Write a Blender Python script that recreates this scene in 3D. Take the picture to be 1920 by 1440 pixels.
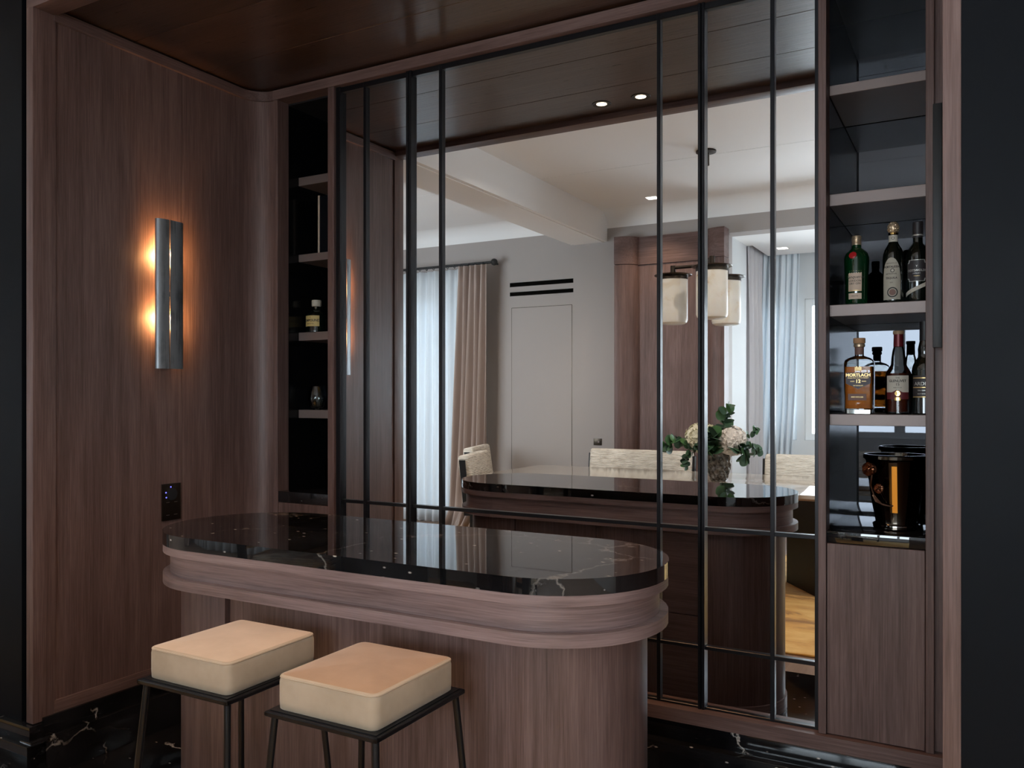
import bpy, bmesh, math, random
from math import sin, cos, pi, radians, sqrt, atan2
from mathutils import Vector, Matrix

random.seed(7)
for o in list(bpy.data.objects): bpy.data.objects.remove(o)
SC = bpy.context.scene
COL = SC.collection

# ---------------------------------------------------------------- camera
cam_d = bpy.data.cameras.new('camera'); cam = bpy.data.objects.new('camera', cam_d); COL.objects.link(cam)
cam_d.sensor_width = 36; cam_d.lens = 1568 / 1920 * 36
cam_d.shift_y = 24.5 / 1920
cam_d.clip_start = .02
cam.location = (0, 0, 1.4); cam.rotation_euler = (radians(90), 0, radians(29.06))
SC.camera = cam
# ---------------------------------------------------------------- world, daylight, exposure
W = bpy.data.worlds.new('world'); SC.world = W; W.use_nodes = True
bg = W.node_tree.nodes['Background']; bg.inputs[0].default_value = (.81, .905, 1, 1); bg.inputs[1].default_value = 15.5
VS = SC.view_settings
SC.display_settings.display_device = 'sRGB'
VS.view_transform = 'Standard'; VS.look = 'None'; VS.gamma = 1; VS.use_curve_mapping = False
VS.exposure = 0.0
SC.cycles.max_bounces = 14; SC.cycles.diffuse_bounces = 5; SC.cycles.glossy_bounces = 8
SC.cycles.transparent_max_bounces = 24; SC.cycles.transmission_bounces = 8
SC.cycles.use_denoising = True; SC.cycles.sample_clamp_indirect = 6
SC.cycles.caustics_reflective = True; SC.cycles.caustics_refractive = False
def portal(loc, size, rot):
    l = bpy.data.lights.new('window_portal', 'AREA'); l.shape = 'RECTANGLE'; l.size, l.size_y = size
    l.cycles.is_portal = True
    o = bpy.data.objects.new('window_portal', l); COL.objects.link(o); o.location = loc; o.rotation_euler = rot
ZD = 3.25          # dining room ceiling
YW = -1.88         # dining room far wall
portal((-5.75, YW - .2, 1.3), (1.6, 2.5), (radians(-90) + pi, 0, 0))
portal((-7.75, YW - .2, 1.3), (1.9, 2.5), (radians(-90) + pi, 0, 0))
portal((-.59, -3.75, 1.7), (3.2, 1.6), (radians(-90) + pi, 0, 0))
portal((-5.5, 1.95, 1.75), (1.6, 1.7), (radians(-90), 0, 0))
portal((1.8, 1.95, 1.55), (2.6, 2.9), (radians(-90), 0, 0))

# ---------------------------------------------------------------- materials
def mat_new(name):
    m = bpy.data.materials.new(name); m.use_nodes = True
    nt = m.node_tree; b = nt.nodes.get('Principled BSDF')
    return m, nt, b
def N(nt, typ, **kw):
    n = nt.nodes.new(typ)
    for k, v in kw.items():
        if k.startswith('i_'):
            key = k[2:]
            n.inputs[int(key) if key.isdigit() else key.replace('_', ' ')].default_value = v
        else: setattr(n, k, v)
    return n
def L(nt, a, b): nt.links.new(a, b)
def ramp(nt, stops, interp='LINEAR'):
    r = nt.nodes.new('ShaderNodeValToRGB'); cr = r.color_ramp; cr.interpolation = interp
    while len(cr.elements) > 1: cr.elements.remove(cr.elements[-1])
    cr.elements[0].position = stops[0][0]; cr.elements[0].color = tuple(stops[0][1]) + (1,) if len(stops[0][1]) == 3 else stops[0][1]
    for p, c in stops[1:]:
        e = cr.elements.new(p); e.color = tuple(c) + (1,) if len(c) == 3 else c
    return r
def coords(nt, rnd=True):
    tc = N(nt, 'ShaderNodeTexCoord')
    if not rnd: return tc.outputs['Object']
    oi = N(nt, 'ShaderNodeObjectInfo'); mul = N(nt, 'ShaderNodeVectorMath', operation='SCALE'); mul.inputs['Scale'].default_value = 37.0
    cx = N(nt, 'ShaderNodeCombineXYZ'); L(nt, oi.outputs['Random'], cx.inputs[0]); L(nt, oi.outputs['Random'], cx.inputs[1]); L(nt, oi.outputs['Random'], cx.inputs[2])
    L(nt, cx.outputs[0], mul.inputs[0])
    add = N(nt, 'ShaderNodeVectorMath', operation='ADD'); L(nt, tc.outputs['UV' if rnd == 'UV' else 'Object'], add.inputs[0]); L(nt, mul.outputs[0], add.inputs[1])
    return add.outputs[0]
def plain(name, col, rough=.5, metal=0, spec=.5, **kw):
    m, nt, b = mat_new(name)
    b.inputs['Base Color'].default_value = (*col, 1); b.inputs['Roughness'].default_value = rough
    b.inputs['Metallic'].default_value = metal; b.inputs['Specular IOR Level'].default_value = spec
    for k, v in kw.items(): b.inputs[k.replace('_', ' ')].default_value = v
    # faint procedural variation so no surface is perfectly uniform
    nz = N(nt, 'ShaderNodeTexNoise', i_Scale=9.0, i_Detail=4.0); L(nt, coords(nt), nz.inputs['Vector'])
    mr = N(nt, 'ShaderNodeMapRange'); mr.inputs[3].default_value = max(0, rough - .04); mr.inputs[4].default_value = min(1, rough + .04)
    L(nt, nz.outputs[0], mr.inputs[0]); L(nt, mr.outputs[0], b.inputs['Roughness'])
    return m
def wood(name, axis, dark, mid, light, rough=.42, fig=1.0, coat=0, bump=.25, spec=.35, uv=False):
    m, nt, b = mat_new(name)
    co = coords(nt, 'UV' if uv else True)
    def mapped(along, across):
        mp = N(nt, 'ShaderNodeMapping'); sc = [across] * 3; sc['XYZ'.index(axis)] = along
        mp.inputs['Scale'].default_value = sc; L(nt, co, mp.inputs['Vector']); return mp.outputs[0]
    # cathedral figure: distorted bands stretched along the grain
    n0 = N(nt, 'ShaderNodeTexNoise', i_Scale=1.0, i_Detail=3.0, i_Roughness=.5); L(nt, mapped(.5, 3.4), n0.inputs['Vector'])
    mul = N(nt, 'ShaderNodeMath', operation='MULTIPLY'); mul.inputs[1].default_value = 44.0; L(nt, n0.outputs[0], mul.inputs[0])
    sn = N(nt, 'ShaderNodeMath', operation='SINE'); L(nt, mul.outputs[0], sn.inputs[0])
    # streaks
    n1 = N(nt, 'ShaderNodeTexNoise', i_Scale=1.0, i_Detail=5.0, i_Roughness=.65); L(nt, mapped(1.2, 62.0), n1.inputs['Vector'])
    # pores
    n2 = N(nt, 'ShaderNodeTexNoise', i_Scale=1.0, i_Detail=3.0, i_Roughness=.7); L(nt, mapped(6.0, 210.0), n2.inputs['Vector'])
    # broad tone
    n3 = N(nt, 'ShaderNodeTexNoise', i_Scale=1.0, i_Detail=1.0); L(nt, mapped(.35, 2.6), n3.inputs['Vector'])
    def madd(a, k, c=None):
        x = N(nt, 'ShaderNodeMath', operation='MULTIPLY_ADD'); L(nt, a, x.inputs[0]); x.inputs[1].default_value = k
        if c is None: x.inputs[2].default_value = 0
        elif isinstance(c, float): x.inputs[2].default_value = c
        else: L(nt, c, x.inputs[2])
        return x.outputs[0]
    v = madd(sn.outputs[0], .055 * fig, -.36)
    v = madd(n1.outputs[0], .62, v); v = madd(n2.outputs[0], .78, v); v = madd(n3.outputs[0], .28, v)
    r = ramp(nt, [(.12, dark), (.5, mid), (.9, light)]); L(nt, v, r.inputs[0]); L(nt, r.outputs[0], b.inputs['Base Color'])
    bp = N(nt, 'ShaderNodeBump'); bp.inputs['Strength'].default_value = bump; bp.inputs['Distance'].default_value = .002
    L(nt, madd(n2.outputs[0], .7, madd(n1.outputs[0], .6)), bp.inputs['Height']); L(nt, bp.outputs[0], b.inputs['Normal'])
    mr = N(nt, 'ShaderNodeMapRange'); mr.inputs[3].default_value = rough - .08; mr.inputs[4].default_value = rough + .1
    L(nt, n2.outputs[0], mr.inputs[0]); L(nt, mr.outputs[0], b.inputs['Roughness'])
    b.inputs['Specular IOR Level'].default_value = spec
    if coat: b.inputs['Coat Weight'].default_value = coat; b.inputs['Coat Roughness'].default_value = .18
    return m
WD = ((.058, .032, .027), (.145, .087, .076), (.245, .160, .144))
WD2 = ((.105, .064, .057), (.255, .168, .155), (.38, .265, .248))
M = {}
for ax in 'XYZ': M['wood' + ax] = wood('smoked_oak_' + ax, ax, *WD)
M['woodU'] = wood('smoked_oak_band', 'X', *WD2, fig=1.8, uv=True)
M['ceilwood'] = wood('lacquered_oak', 'X', (.024, .012, .008), (.058, .031, .021), (.10, .058, .042), rough=.30, coat=.35, bump=.5)
M['floorwood'] = wood('parquet', 'Y', (.16, .10, .07), (.28, .19, .14), (.38, .28, .21), rough=.35)
def black_marble(name, veins=1.0, axis='X', rough=.06):
    m, nt, b = mat_new(name); co = coords(nt)
    # small dashes
    mp = N(nt, 'ShaderNodeMapping'); s = [52, 52, 52]; s['XYZ'.index(axis)] = 24; mp.inputs['Scale'].default_value = s; L(nt, co, mp.inputs['Vector'])
    vo = N(nt, 'ShaderNodeTexVoronoi', i_Scale=1.0, i_Randomness=1.0); L(nt, mp.outputs[0], vo.inputs['Vector'])
    pick = N(nt, 'ShaderNodeSeparateColor'); L(nt, vo.outputs['Color'], pick.inputs[0])
    r1 = ramp(nt, [(.08, (1, 1, 1)), (.19, (0, 0, 0))]); L(nt, vo.outputs['Distance'], r1.inputs[0])
    r2 = ramp(nt, [(.80, (0, 0, 0)), (.92, (1, 1, 1))]); L(nt, pick.outputs[0], r2.inputs[0])
    d = N(nt, 'ShaderNodeMath', operation='MULTIPLY'); L(nt, r1.outputs[0], d.inputs[0]); L(nt, r2.outputs[0], d.inputs[1])
    # crack veins
    nz = N(nt, 'ShaderNodeTexNoise', i_Scale=7.0, i_Detail=5.0, i_Roughness=.6); L(nt, co, nz.inputs['Vector'])
    va = N(nt, 'ShaderNodeVectorMath', operation='SCALE'); va.inputs['Scale'].default_value = .22; L(nt, nz.outputs['Color'], va.inputs[0])
    vb = N(nt, 'ShaderNodeVectorMath', operation='ADD'); L(nt, co, vb.inputs[0]); L(nt, va.outputs[0], vb.inputs[1])
    v2 = N(nt, 'ShaderNodeTexVoronoi', feature='DISTANCE_TO_EDGE', i_Scale=1.7); L(nt, vb.outputs[0], v2.inputs['Vector'])
    r3 = ramp(nt, [(.0, (1, 1, 1)), (.005, (.5, .5, .5)), (.010, (0, 0, 0))]); L(nt, v2.outputs['Distance'], r3.inputs[0])
    n4 = N(nt, 'ShaderNodeTexNoise', i_Scale=3.1, i_Detail=2.0); L(nt, co, n4.inputs['Vector'])
    r4 = ramp(nt, [(.49, (0, 0, 0)), (.58, (1, 1, 1))]); L(nt, n4.outputs[0], r4.inputs[0])
    e = N(nt, 'ShaderNodeMath', operation='MULTIPLY'); L(nt, r3.outputs[0], e.inputs[0]); L(nt, r4.outputs[0], e.inputs[1])
    e2 = N(nt, 'ShaderNodeMath', operation='MULTIPLY'); L(nt, e.outputs[0], e2.inputs[0]); e2.inputs[1].default_value = veins
    mx = N(nt, 'ShaderNodeMath', operation='MAXIMUM'); L(nt, d.outputs[0], mx.inputs[0]); L(nt, e2.outputs[0], mx.inputs[1])
    # cloudy base
    n5 = N(nt, 'ShaderNodeTexNoise', i_Scale=5.0, i_Detail=6.0); L(nt, co, n5.inputs['Vector'])
    rb = ramp(nt, [(.4, (.0045, .0045, .005)), (.75, (.016, .016, .018))]); L(nt, n5.outputs[0], rb.inputs[0])
    mix = N(nt, 'ShaderNodeMix', data_type='RGBA'); L(nt, mx.outputs[0], mix.inputs[0]); L(nt, rb.outputs[0], mix.inputs[6]); mix.inputs[7].default_value = (.62, .56, .5, 1)
    L(nt, mix.outputs[2], b.inputs['Base Color']); b.inputs['Roughness'].default_value = rough
    return m
M['marble'] = black_marble('black_marble')
M['marbletop'] = black_marble('black_marble_polished', .3, 'X', .02)
M['marbletop'].node_tree.nodes['Principled BSDF'].inputs['IOR'].default_value = 1.75
def glossy(name, col, rough):
    m, nt, b = mat_new(name); b.inputs['Metallic'].default_value = 1; b.inputs['Base Color'].default_value = (*col, 1); b.inputs['Roughness'].default_value = rough; return m
M['mirror'] = glossy('mirror_glass', (.80, .79, .785), 0.0)
M['blackglass'] = glossy('smoked_black_glass', (.048, .050, .056), .012)
M['nicheblack'] = plain('black_lacquer', (.004, .004, .0045), .16, spec=.25)
M['void'] = plain('vent_black', (.004, .0035, .003), .9, spec=.05)
M['frame'] = plain('black_metal', (.018, .018, .021), .3, .6)
M['matteblack'] = plain('matte_black', (.012, .012, .013), .45)
M['darkwall'] = plain('dark_lacquer', (.006, .0068, .009), .42, spec=.06)
M['bronze'] = plain('dark_bronze', (.055, .042, .032), .32, .9)
M['gunmetal'] = None
M['shelfmetal'] = plain('brushed_bronze_shelf', (.215, .165, .15), .42, .35)
M['wallwhite'] = plain('greige_wall_paint', (.385, .345, .325), .65)
M['baypaint'] = plain('pale_bay_paint', (.62, .63, .63), .6)
M['ceilwhite'] = plain('white_ceiling_paint', (.88, .865, .85), .6)
M['pvc'] = plain('white_window_frame', (.8, .82, .83), .3)
M['gold'] = plain('polished_gold', (.75, .48, .16), .16, 1)
M['rosegold'] = plain('rose_gold', (.48, .31, .22), .22, 1)
M['steel'] = plain('polished_nickel', (.5, .48, .45), .08, 1)
M['bucket'] = plain('black_chrome', (.09, .075, .06), .09, 1)
M['cream_label'] = plain('cream_paper', (.62, .47, .36), .6)
M['ivory_label'] = plain('ivory_paper', (.55, .5, .42), .6)
M['sage_label'] = plain('printed_paper', (.42, .38, .31), .6)
M['black_label'] = plain('black_paper', (.03, .024, .026), .5)
M['aubergine_label'] = plain('aubergine_paper', (.055, .038, .05), .5)
M['red'] = plain('red_wax', (.45, .012, .016), .4)
M['wine_foil'] = plain('wine_red_foil', (.14, .012, .018), .35, .3)
M['wine_label'] = plain('wine_red_paper', (.12, .014, .018), .5)
M['ink'] = plain('black_ink', (.03, .025, .025), .6)
M['goldink'] = plain('gold_ink', (.75, .52, .22), .35, .6)
M['silverink'] = plain('silver_ink', (.6, .58, .54), .35, .5)
M['brown_paper'] = plain('brown_paper', (.2, .105, .085), .6)
M['yellow_label'] = plain('yellow_paper', (.52, .38, .14), .6)
M['cork'] = plain('cork', (.45, .24, .12), .7)
M['oakcap'] = plain('light_wood_cap', (.3, .19, .11), .55)
M['whitecap'] = plain('ivory_cap', (.5, .45, .36), .5)
M['goldcap'] = plain('champagne_cap', (.6, .45, .3), .35, .7)
M['greenglass'] = plain('green_bottle_glass', (.001, .028, .008), .05, Coat_Weight=1.0, Coat_Roughness=.02)
M['darkglass'] = plain('dark_bottle_glass', (.004, .006, .004), .05, Coat_Weight=1.0, Coat_Roughness=.02)
M['amber'] = plain('amber_whisky', (.62, .16, .012), .1, Transmission_Weight=.55, IOR=1.33)
M['redwhisky'] = plain('deep_red_whisky', (.10, .018, .006), .1, Transmission_Weight=.35, IOR=1.33)
M['paleliq'] = plain('clear_spirit', (.08, .085, .06), .1, Transmission_Weight=.6, IOR=1.33)
def thin_glass(name, tint=(.95, .97, .96), ior=1.5):
    m, nt, b = mat_new(name); nt.nodes.remove(b); out = nt.nodes['Material Output']
    t = N(nt, 'ShaderNodeBsdfTransparent'); t.inputs[0].default_value = (*tint, 1)
    g = N(nt, 'ShaderNodeBsdfGlossy'); g.inputs['Roughness'].default_value = .01
    fr = N(nt, 'ShaderNodeFresnel'); fr.inputs[0].default_value = ior
    mx = N(nt, 'ShaderNodeMixShader'); L(nt, fr.outputs[0], mx.inputs[0]); L(nt, t.outputs[0], mx.inputs[1]); L(nt, g.outputs[0], mx.inputs[2]); L(nt, mx.outputs[0], out.inputs[0])
    return m
M['glass'] = thin_glass('clear_glass')
M['pane'] = thin_glass('window_glass', (.96, .98, .98), 1.35)
def sheer(name, col, trans, transl):
    m, nt, b = mat_new(name); nt.nodes.remove(b); out = nt.nodes['Material Output']
    df = N(nt, 'ShaderNodeBsdfDiffuse'); df.inputs[0].default_value = (*col, 1)
    tl = N(nt, 'ShaderNodeBsdfTranslucent'); tl.inputs[0].default_value = (*col, 1)
    tp = N(nt, 'ShaderNodeBsdfTransparent')
    wv = N(nt, 'ShaderNodeTexNoise', i_Scale=60.0, i_Detail=2.0); L(nt, coords(nt), wv.inputs['Vector'])
    mr = N(nt, 'ShaderNodeMapRange'); mr.inputs[3].default_value = max(0, trans - .012); mr.inputs[4].default_value = trans + .012; L(nt, wv.outputs[0], mr.inputs[0])
    m1 = N(nt, 'ShaderNodeMixShader'); m1.inputs[0].default_value = transl; L(nt, df.outputs[0], m1.inputs[1]); L(nt, tl.outputs[0], m1.inputs[2])
    m2 = N(nt, 'ShaderNodeMixShader'); L(nt, mr.outputs[0], m2.inputs[0]); L(nt, m1.outputs[0], m2.inputs[1]); L(nt, tp.outputs[0], m2.inputs[2]); L(nt, m2.outputs[0], out.inputs[0])
    return m
M['sheer'] = sheer('white_sheer', (.82, .865, .90), .015, .16)
M['drape'] = sheer('taupe_drape', (.50, .40, .355), .0, .12)
M['drapegrey'] = sheer('grey_drape', (.68, .655, .665), .0, .2)
def velvet(name, c1, c2):
    m, nt, b = mat_new(name); co = coords(nt)
    nz = N(nt, 'ShaderNodeTexNoise', i_Scale=7.0, i_Detail=4.0, i_Roughness=.6); L(nt, co, nz.inputs['Vector'])
    r = ramp(nt, [(.3, c1), (.7, c2)]); L(nt, nz.outputs[0], r.inputs[0]); L(nt, r.outputs[0], b.inputs['Base Color'])
    b.inputs['Roughness'].default_value = .9; b.inputs['Specular IOR Level'].default_value = .1
    b.inputs['Sheen Weight'].default_value = .5; b.inputs['Sheen Roughness'].default_value = .4; b.inputs['Sheen Tint'].default_value = (1, .9, .78, 1)
    n2 = N(nt, 'ShaderNodeTexNoise', i_Scale=240.0, i_Detail=2.0); L(nt, co, n2.inputs['Vector'])
    bp = N(nt, 'ShaderNodeBump'); bp.inputs['Strength'].default_value = .15; bp.inputs['Distance'].default_value = .001; L(nt, n2.outputs[0], bp.inputs['Height']); L(nt, bp.outputs[0], b.inputs['Normal'])
    return m
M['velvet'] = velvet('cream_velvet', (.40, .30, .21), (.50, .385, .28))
M['velvetnaplight'] = velvet('velvet_light_nap_sheen', (.50, .36, .255), (.60, .44, .32))  # same velvet, paler: sheen of the nap put into the colour
M['velvetnapdark'] = velvet('velvet_dark_nap_sheen', (.34, .20, .115), (.43, .26, .155))  # same velvet, darker: nap turned from the light, put into the colour
def boucle():
    m, nt, b = mat_new('cream_boucle'); co = coords(nt)
    mp = N(nt, 'ShaderNodeMapping'); mp.inputs['Scale'].default_value = (14, 14, 52); L(nt, co, mp.inputs['Vector'])
    nz = N(nt, 'ShaderNodeTexNoise', i_Scale=1.0, i_Detail=3.0); L(nt, mp.outputs[0], nz.inputs['Vector'])
    mp2 = N(nt, 'ShaderNodeMapping'); mp2.inputs['Scale'].default_value = (0, 0, 1); L(nt, co, mp2.inputs['Vector'])
    wv = N(nt, 'ShaderNodeTexWave', bands_direction='Z', i_Scale=24.0, i_Distortion=3.0, i_Detail=2.0); L(nt, co, wv.inputs['Vector'])
    ad = N(nt, 'ShaderNodeMath', operation='MULTIPLY_ADD'); L(nt, wv.outputs['Fac'], ad.inputs[0]); ad.inputs[1].default_value = .28; L(nt, nz.outputs[0], ad.inputs[2])
    r = ramp(nt, [(.30, (.50, .43, .35)), (.75, (.86, .79, .69))]); L(nt, ad.outputs[0], r.inputs[0]); L(nt, r.outputs[0], b.inputs['Base Color'])
    bp = N(nt, 'ShaderNodeBump'); bp.inputs['Strength'].default_value = .9; bp.inputs['Distance'].default_value = .012; L(nt, ad.outputs[0], bp.inputs['Height']); L(nt, bp.outputs[0], b.inputs['Normal'])
    b.inputs['Roughness'].default_value = .95; return m
M['boucle'] = boucle()
def rugm():
    m, nt, b = mat_new('golden_rug'); co = coords(nt, False)
    mp = N(nt, 'ShaderNodeMapping'); mp.inputs['Scale'].default_value = (1.6, 3.4, 1); L(nt, co, mp.inputs['Vector'])
    nz = N(nt, 'ShaderNodeTexNoise', i_Scale=1.3, i_Detail=6.0, i_Roughness=.62, i_Distortion=.6); L(nt, mp.outputs[0], nz.inputs['Vector'])
    r = ramp(nt, [(.36, (.30, .11, .018)), (.45, (.72, .36, .07)), (.6, (.88, .55, .17))]); L(nt, nz.outputs[0], r.inputs[0]); L(nt, r.outputs[0], b.inputs['Base Color'])
    b.inputs['Roughness'].default_value = .9; b.inputs['Sheen Weight'].default_value = .6; b.inputs['Sheen Tint'].default_value = (1, .8, .45, 1); return m
M['rug'] = rugm()
def pale_marble():
    m, nt, b = mat_new('beige_marble'); co = coords(nt, False)
    nz = N(nt, 'ShaderNodeTexNoise', i_Scale=2.2, i_Detail=7.0, i_Distortion=1.5); L(nt, co, nz.inputs['Vector'])
    r = ramp(nt, [(.35, (.36, .29, .22)), (.5, (.5, .43, .35)), (.7, (.6, .55, .48))]); L(nt, nz.outputs[0], r.inputs[0]); L(nt, r.outputs[0], b.inputs['Base Color'])
    b.inputs['Roughness'].default_value = .05; return m
M['tablestone'] = pale_marble()
def alabaster():
    m, nt, b = mat_new('alabaster'); co = coords(nt)
    nz = N(nt, 'ShaderNodeTexNoise', i_Scale=6.0, i_Detail=6.0, i_Distortion=1.2); L(nt, co, nz.inputs['Vector'])
    r = ramp(nt, [(.24, (.45, .22, .08)), (.31, (.72, .64, .52)), (.42, (.80, .77, .70)), (.75, (.86, .845, .79))]); L(nt, nz.outputs[0], r.inputs[0]); L(nt, r.outputs[0], b.inputs['Base Color'])
    b.inputs['Roughness'].default_value = .25; b.inputs['Subsurface Weight'].default_value = .25; b.inputs['Subsurface Radius'].default_value = (.03, .025, .018); return m
M['alabaster'] = alabaster()
def sconce_metal():
    m, nt, b = mat_new('patinated_pewter'); co = coords(nt)
    mp = N(nt, 'ShaderNodeMapping'); mp.inputs['Scale'].default_value = (90, 90, 4); L(nt, co, mp.inputs['Vector'])
    nz = N(nt, 'ShaderNodeTexNoise', i_Scale=1.0, i_Detail=5.0); L(nt, mp.outputs[0], nz.inputs['Vector'])
    n2 = N(nt, 'ShaderNodeTexNoise', i_Scale=9.0, i_Detail=4.0); L(nt, co, n2.inputs['Vector'])
    ad = N(nt, 'ShaderNodeMath', operation='ADD'); L(nt, nz.outputs[0], ad.inputs[0]); L(nt, n2.outputs[0], ad.inputs[1])
    r = ramp(nt, [(.7, (.11, .12, .13)), (1.3, (.27, .29, .31))]); L(nt, ad.outputs[0], r.inputs[0]); L(nt, r.outputs[0], b.inputs['Base Color'])
    b.inputs['Metallic'].default_value = .75; b.inputs['Roughness'].default_value = .45; return m
M['pewter'] = sconce_metal()
def vase_mat():
    m, nt, b = mat_new('smoked_carved_glass'); co = coords(nt)
    nz = N(nt, 'ShaderNodeTexNoise', i_Scale=22.0, i_Detail=4.0, i_Distortion=2.0); L(nt, co, nz.inputs['Vector'])
    r = ramp(nt, [(.35, (.04, .034, .03)), (.65, (.25, .22, .19))]); L(nt, nz.outputs[0], r.inputs[0]); L(nt, r.outputs[0], b.inputs['Base Color'])
    b.inputs['Metallic'].default_value = .4; b.inputs['Roughness'].default_value = .18; return m
M['vase'] = vase_mat()
def leafm():
    m, nt, b = mat_new('eucalyptus_leaf'); oi = N(nt, 'ShaderNodeObjectInfo')
    r = ramp(nt, [(0, (.035, .085, .045)), (.5, (.06, .12, .075)), (1, (.07, .19, .05))]); L(nt, oi.outputs['Random'], r.inputs[0]); L(nt, r.outputs[0], b.inputs['Base Color'])
    b.inputs['Roughness'].default_value = .55; return m
M['leaf'] = leafm()
M['stem'] = plain('stem_green', (.06, .09, .04), .6)
M['petalcream'] = plain('cream_petal', (.90, .85, .66), .6)
M['petalpink'] = plain('blush_petal', (.92, .84, .76), .6)
def emit(name, col, s):
    m, nt, b = mat_new(name); b.inputs['Base Color'].default_value = (.8, .8, .8, 1); b.inputs['Emission Color'].default_value = (*col, 1); b.inputs['Emission Strength'].default_value = s; return m
M['bulb'] = emit('warm_bulb', (1, .62, .25), 90)
M['led'] = emit('downlight_led', (1, .78, .52), 6)
M['ledwhite'] = emit('white_led', (1, .95, .88), 5)
M['blueled'] = emit('blue_led', (.06, .08, 1), 1.6)

# ---------------------------------------------------------------- mesh helpers
class B:
    def __init__(s): s.bm = bmesh.new()
    def box(s, x0, x1, y0, y1, z0, z1, bev=0, seg=2):
        bm = s.bm
        r = bmesh.ops.create_cube(bm, size=1)
        bmesh.ops.scale(bm, vec=(x1 - x0, y1 - y0, z1 - z0), verts=r['verts'])
        bmesh.ops.translate(bm, vec=((x0 + x1) / 2, (y0 + y1) / 2, (z0 + z1) / 2), verts=r['verts'])
        if bev:
            es = list({e for v in r['verts'] for e in v.link_edges})
            bmesh.ops.bevel(bm, geom=es, offset=bev, segments=seg, affect='EDGES', profile=.6, clamp_overlap=True)
        return s
    def prism(s, pts, z0, z1, bev=0, seg=2):
        bm = s.bm; a = [bm.verts.new((x, y, z0)) for x, y in pts]; b = [bm.verts.new((x, y, z1)) for x, y in pts]; n = len(pts)
        bot = bm.faces.new(a[::-1]); top = bm.faces.new(b); s.outline = pts
        for i in range(n): bm.faces.new((a[i], a[(i + 1) % n], b[(i + 1) % n], b[i]))
        if bev: bmesh.ops.bevel(bm, geom=list(top.edges) + list(bot.edges), offset=bev, segments=seg, affect='EDGES', profile=.6, clamp_overlap=True)
        return s
    def uv_band(s):
        """UV = (distance along the outline, height) so the grain runs round a curved band"""
        bm = s.bm; uv = bm.loops.layers.uv.new('UVMap')
        per = {}; pts = s.outline; d = 0; acc = []
        for i, p in enumerate(pts):
            acc.append(d); q = pts[(i + 1) % len(pts)]; d += sqrt((p[0] - q[0]) ** 2 + (p[1] - q[1]) ** 2)
        def along(x, y):
            k = min(range(len(pts)), key=lambda i: (pts[i][0] - x) ** 2 + (pts[i][1] - y) ** 2); return acc[k]
        for f in bm.faces:
            us = [along(l.vert.co.x, l.vert.co.y) for l in f.loops]; mx = max(us)
            for l, u in zip(f.loops, us): l[uv].uv = ((u + d if mx - u > d / 2 else u) if abs(f.normal.z) < .9 else l.vert.co.x, l.vert.co.z if abs(f.normal.z) < .9 else l.vert.co.y)
        return s
    def lathe(s, prof, n=32, c=(0, 0, 0), cap=True):
        bm = s.bm; rings = []
        for r, z in prof: rings.append([bm.verts.new((c[0] + r * cos(2 * pi * i / n), c[1] + r * sin(2 * pi * i / n), c[2] + z)) for i in range(n)])
        for a, b in zip(rings, rings[1:]):
            for i in range(n): bm.faces.new((a[i], a[(i + 1) % n], b[(i + 1) % n], b[i]))
        if cap:
            if prof[0][0] > 1e-6: bm.faces.new(rings[0][::-1])
            if prof[-1][0] > 1e-6: bm.faces.new(rings[-1])
        return s
    def loft(s, rings, cap=True, closed=True):
        bm = s.bm; R = [[bm.verts.new(p) for p in r] for r in rings]; n = len(R[0])
        for a, b in zip(R, R[1:]):
            for i in range(n if closed else n - 1): bm.faces.new((a[i], a[(i + 1) % n], b[(i + 1) % n], b[i]))
        if cap and closed: bm.faces.new(R[0][::-1]); bm.faces.new(R[-1])
        return s
    def tube(s, path, r, n=10, cap=True):
        path = [Vector(p) for p in path]; rings = []
        rs = r if isinstance(r, (list, tuple)) else [r] * len(path)
        up = None
        for i, p in enumerate(path):
            t = (path[min(i + 1, len(path) - 1)] - path[max(i - 1, 0)]).normalized()
            if up is None: up = Vector((0, 0, 1)) if abs(t.z) < .9 else Vector((1, 0, 0))
            a = t.cross(up).normalized(); b = a.cross(t).normalized(); up = b
            rings.append([p + rs[i] * (a * cos(2 * pi * k / n) + b * sin(2 * pi * k / n)) for k in range(n)])
        return s.loft(rings, cap)
    def mesh(s, name='mesh', sharp=32, smooth=True):
        bm = s.bm; bmesh.ops.recalc_face_normals(bm, faces=bm.faces); 
        lim = radians(sharp)
        for f in bm.faces: f.smooth = smooth
        for e in bm.edges:
            if len(e.link_faces) == 2 and e.calc_face_angle(0) > lim: e.smooth = False
        me = bpy.data.meshes.new(name); bm.to_mesh(me); bm.free(); return me
def tag(o, label=None, cat=None, group=None, kind=None):
    if label: o['label'] = label
    if cat: o['category'] = cat
    if group: o['group'] = group
    if kind: o['kind'] = kind
    return o
def empty(name, loc=(0, 0, 0), rz=0, **kw):
    o = bpy.data.objects.new(name, None); COL.objects.link(o); o.location = loc; o.rotation_euler = (0, 0, rz); o.empty_display_size = .05
    return tag(o, **kw)
def put(name, b, mat, parent=None, world=False, sharp=32, smooth=True, loc=None):
    """link one mesh object; with world=True the builder holds world coordinates and is moved into the parent's frame"""
    me = b if isinstance(b, bpy.types.Mesh) else b.mesh(name, sharp, smooth)
    o = bpy.data.objects.new(name, me); COL.objects.link(o)
    if mat is not None and not me.materials: me.materials.append(M[mat] if isinstance(mat, str) else mat)
    if parent is not None:
        o.parent = parent
        if world: me.transform(Matrix.Translation(-parent.location))
    if loc is not None: o.location = loc
    return o
def struct(name, b=None, mat=None, label=None, loc=None):
    o = put(name, b, mat, loc=loc) if b is not None else empty(name)
    return tag(o, label, None, None, 'structure')
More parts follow.
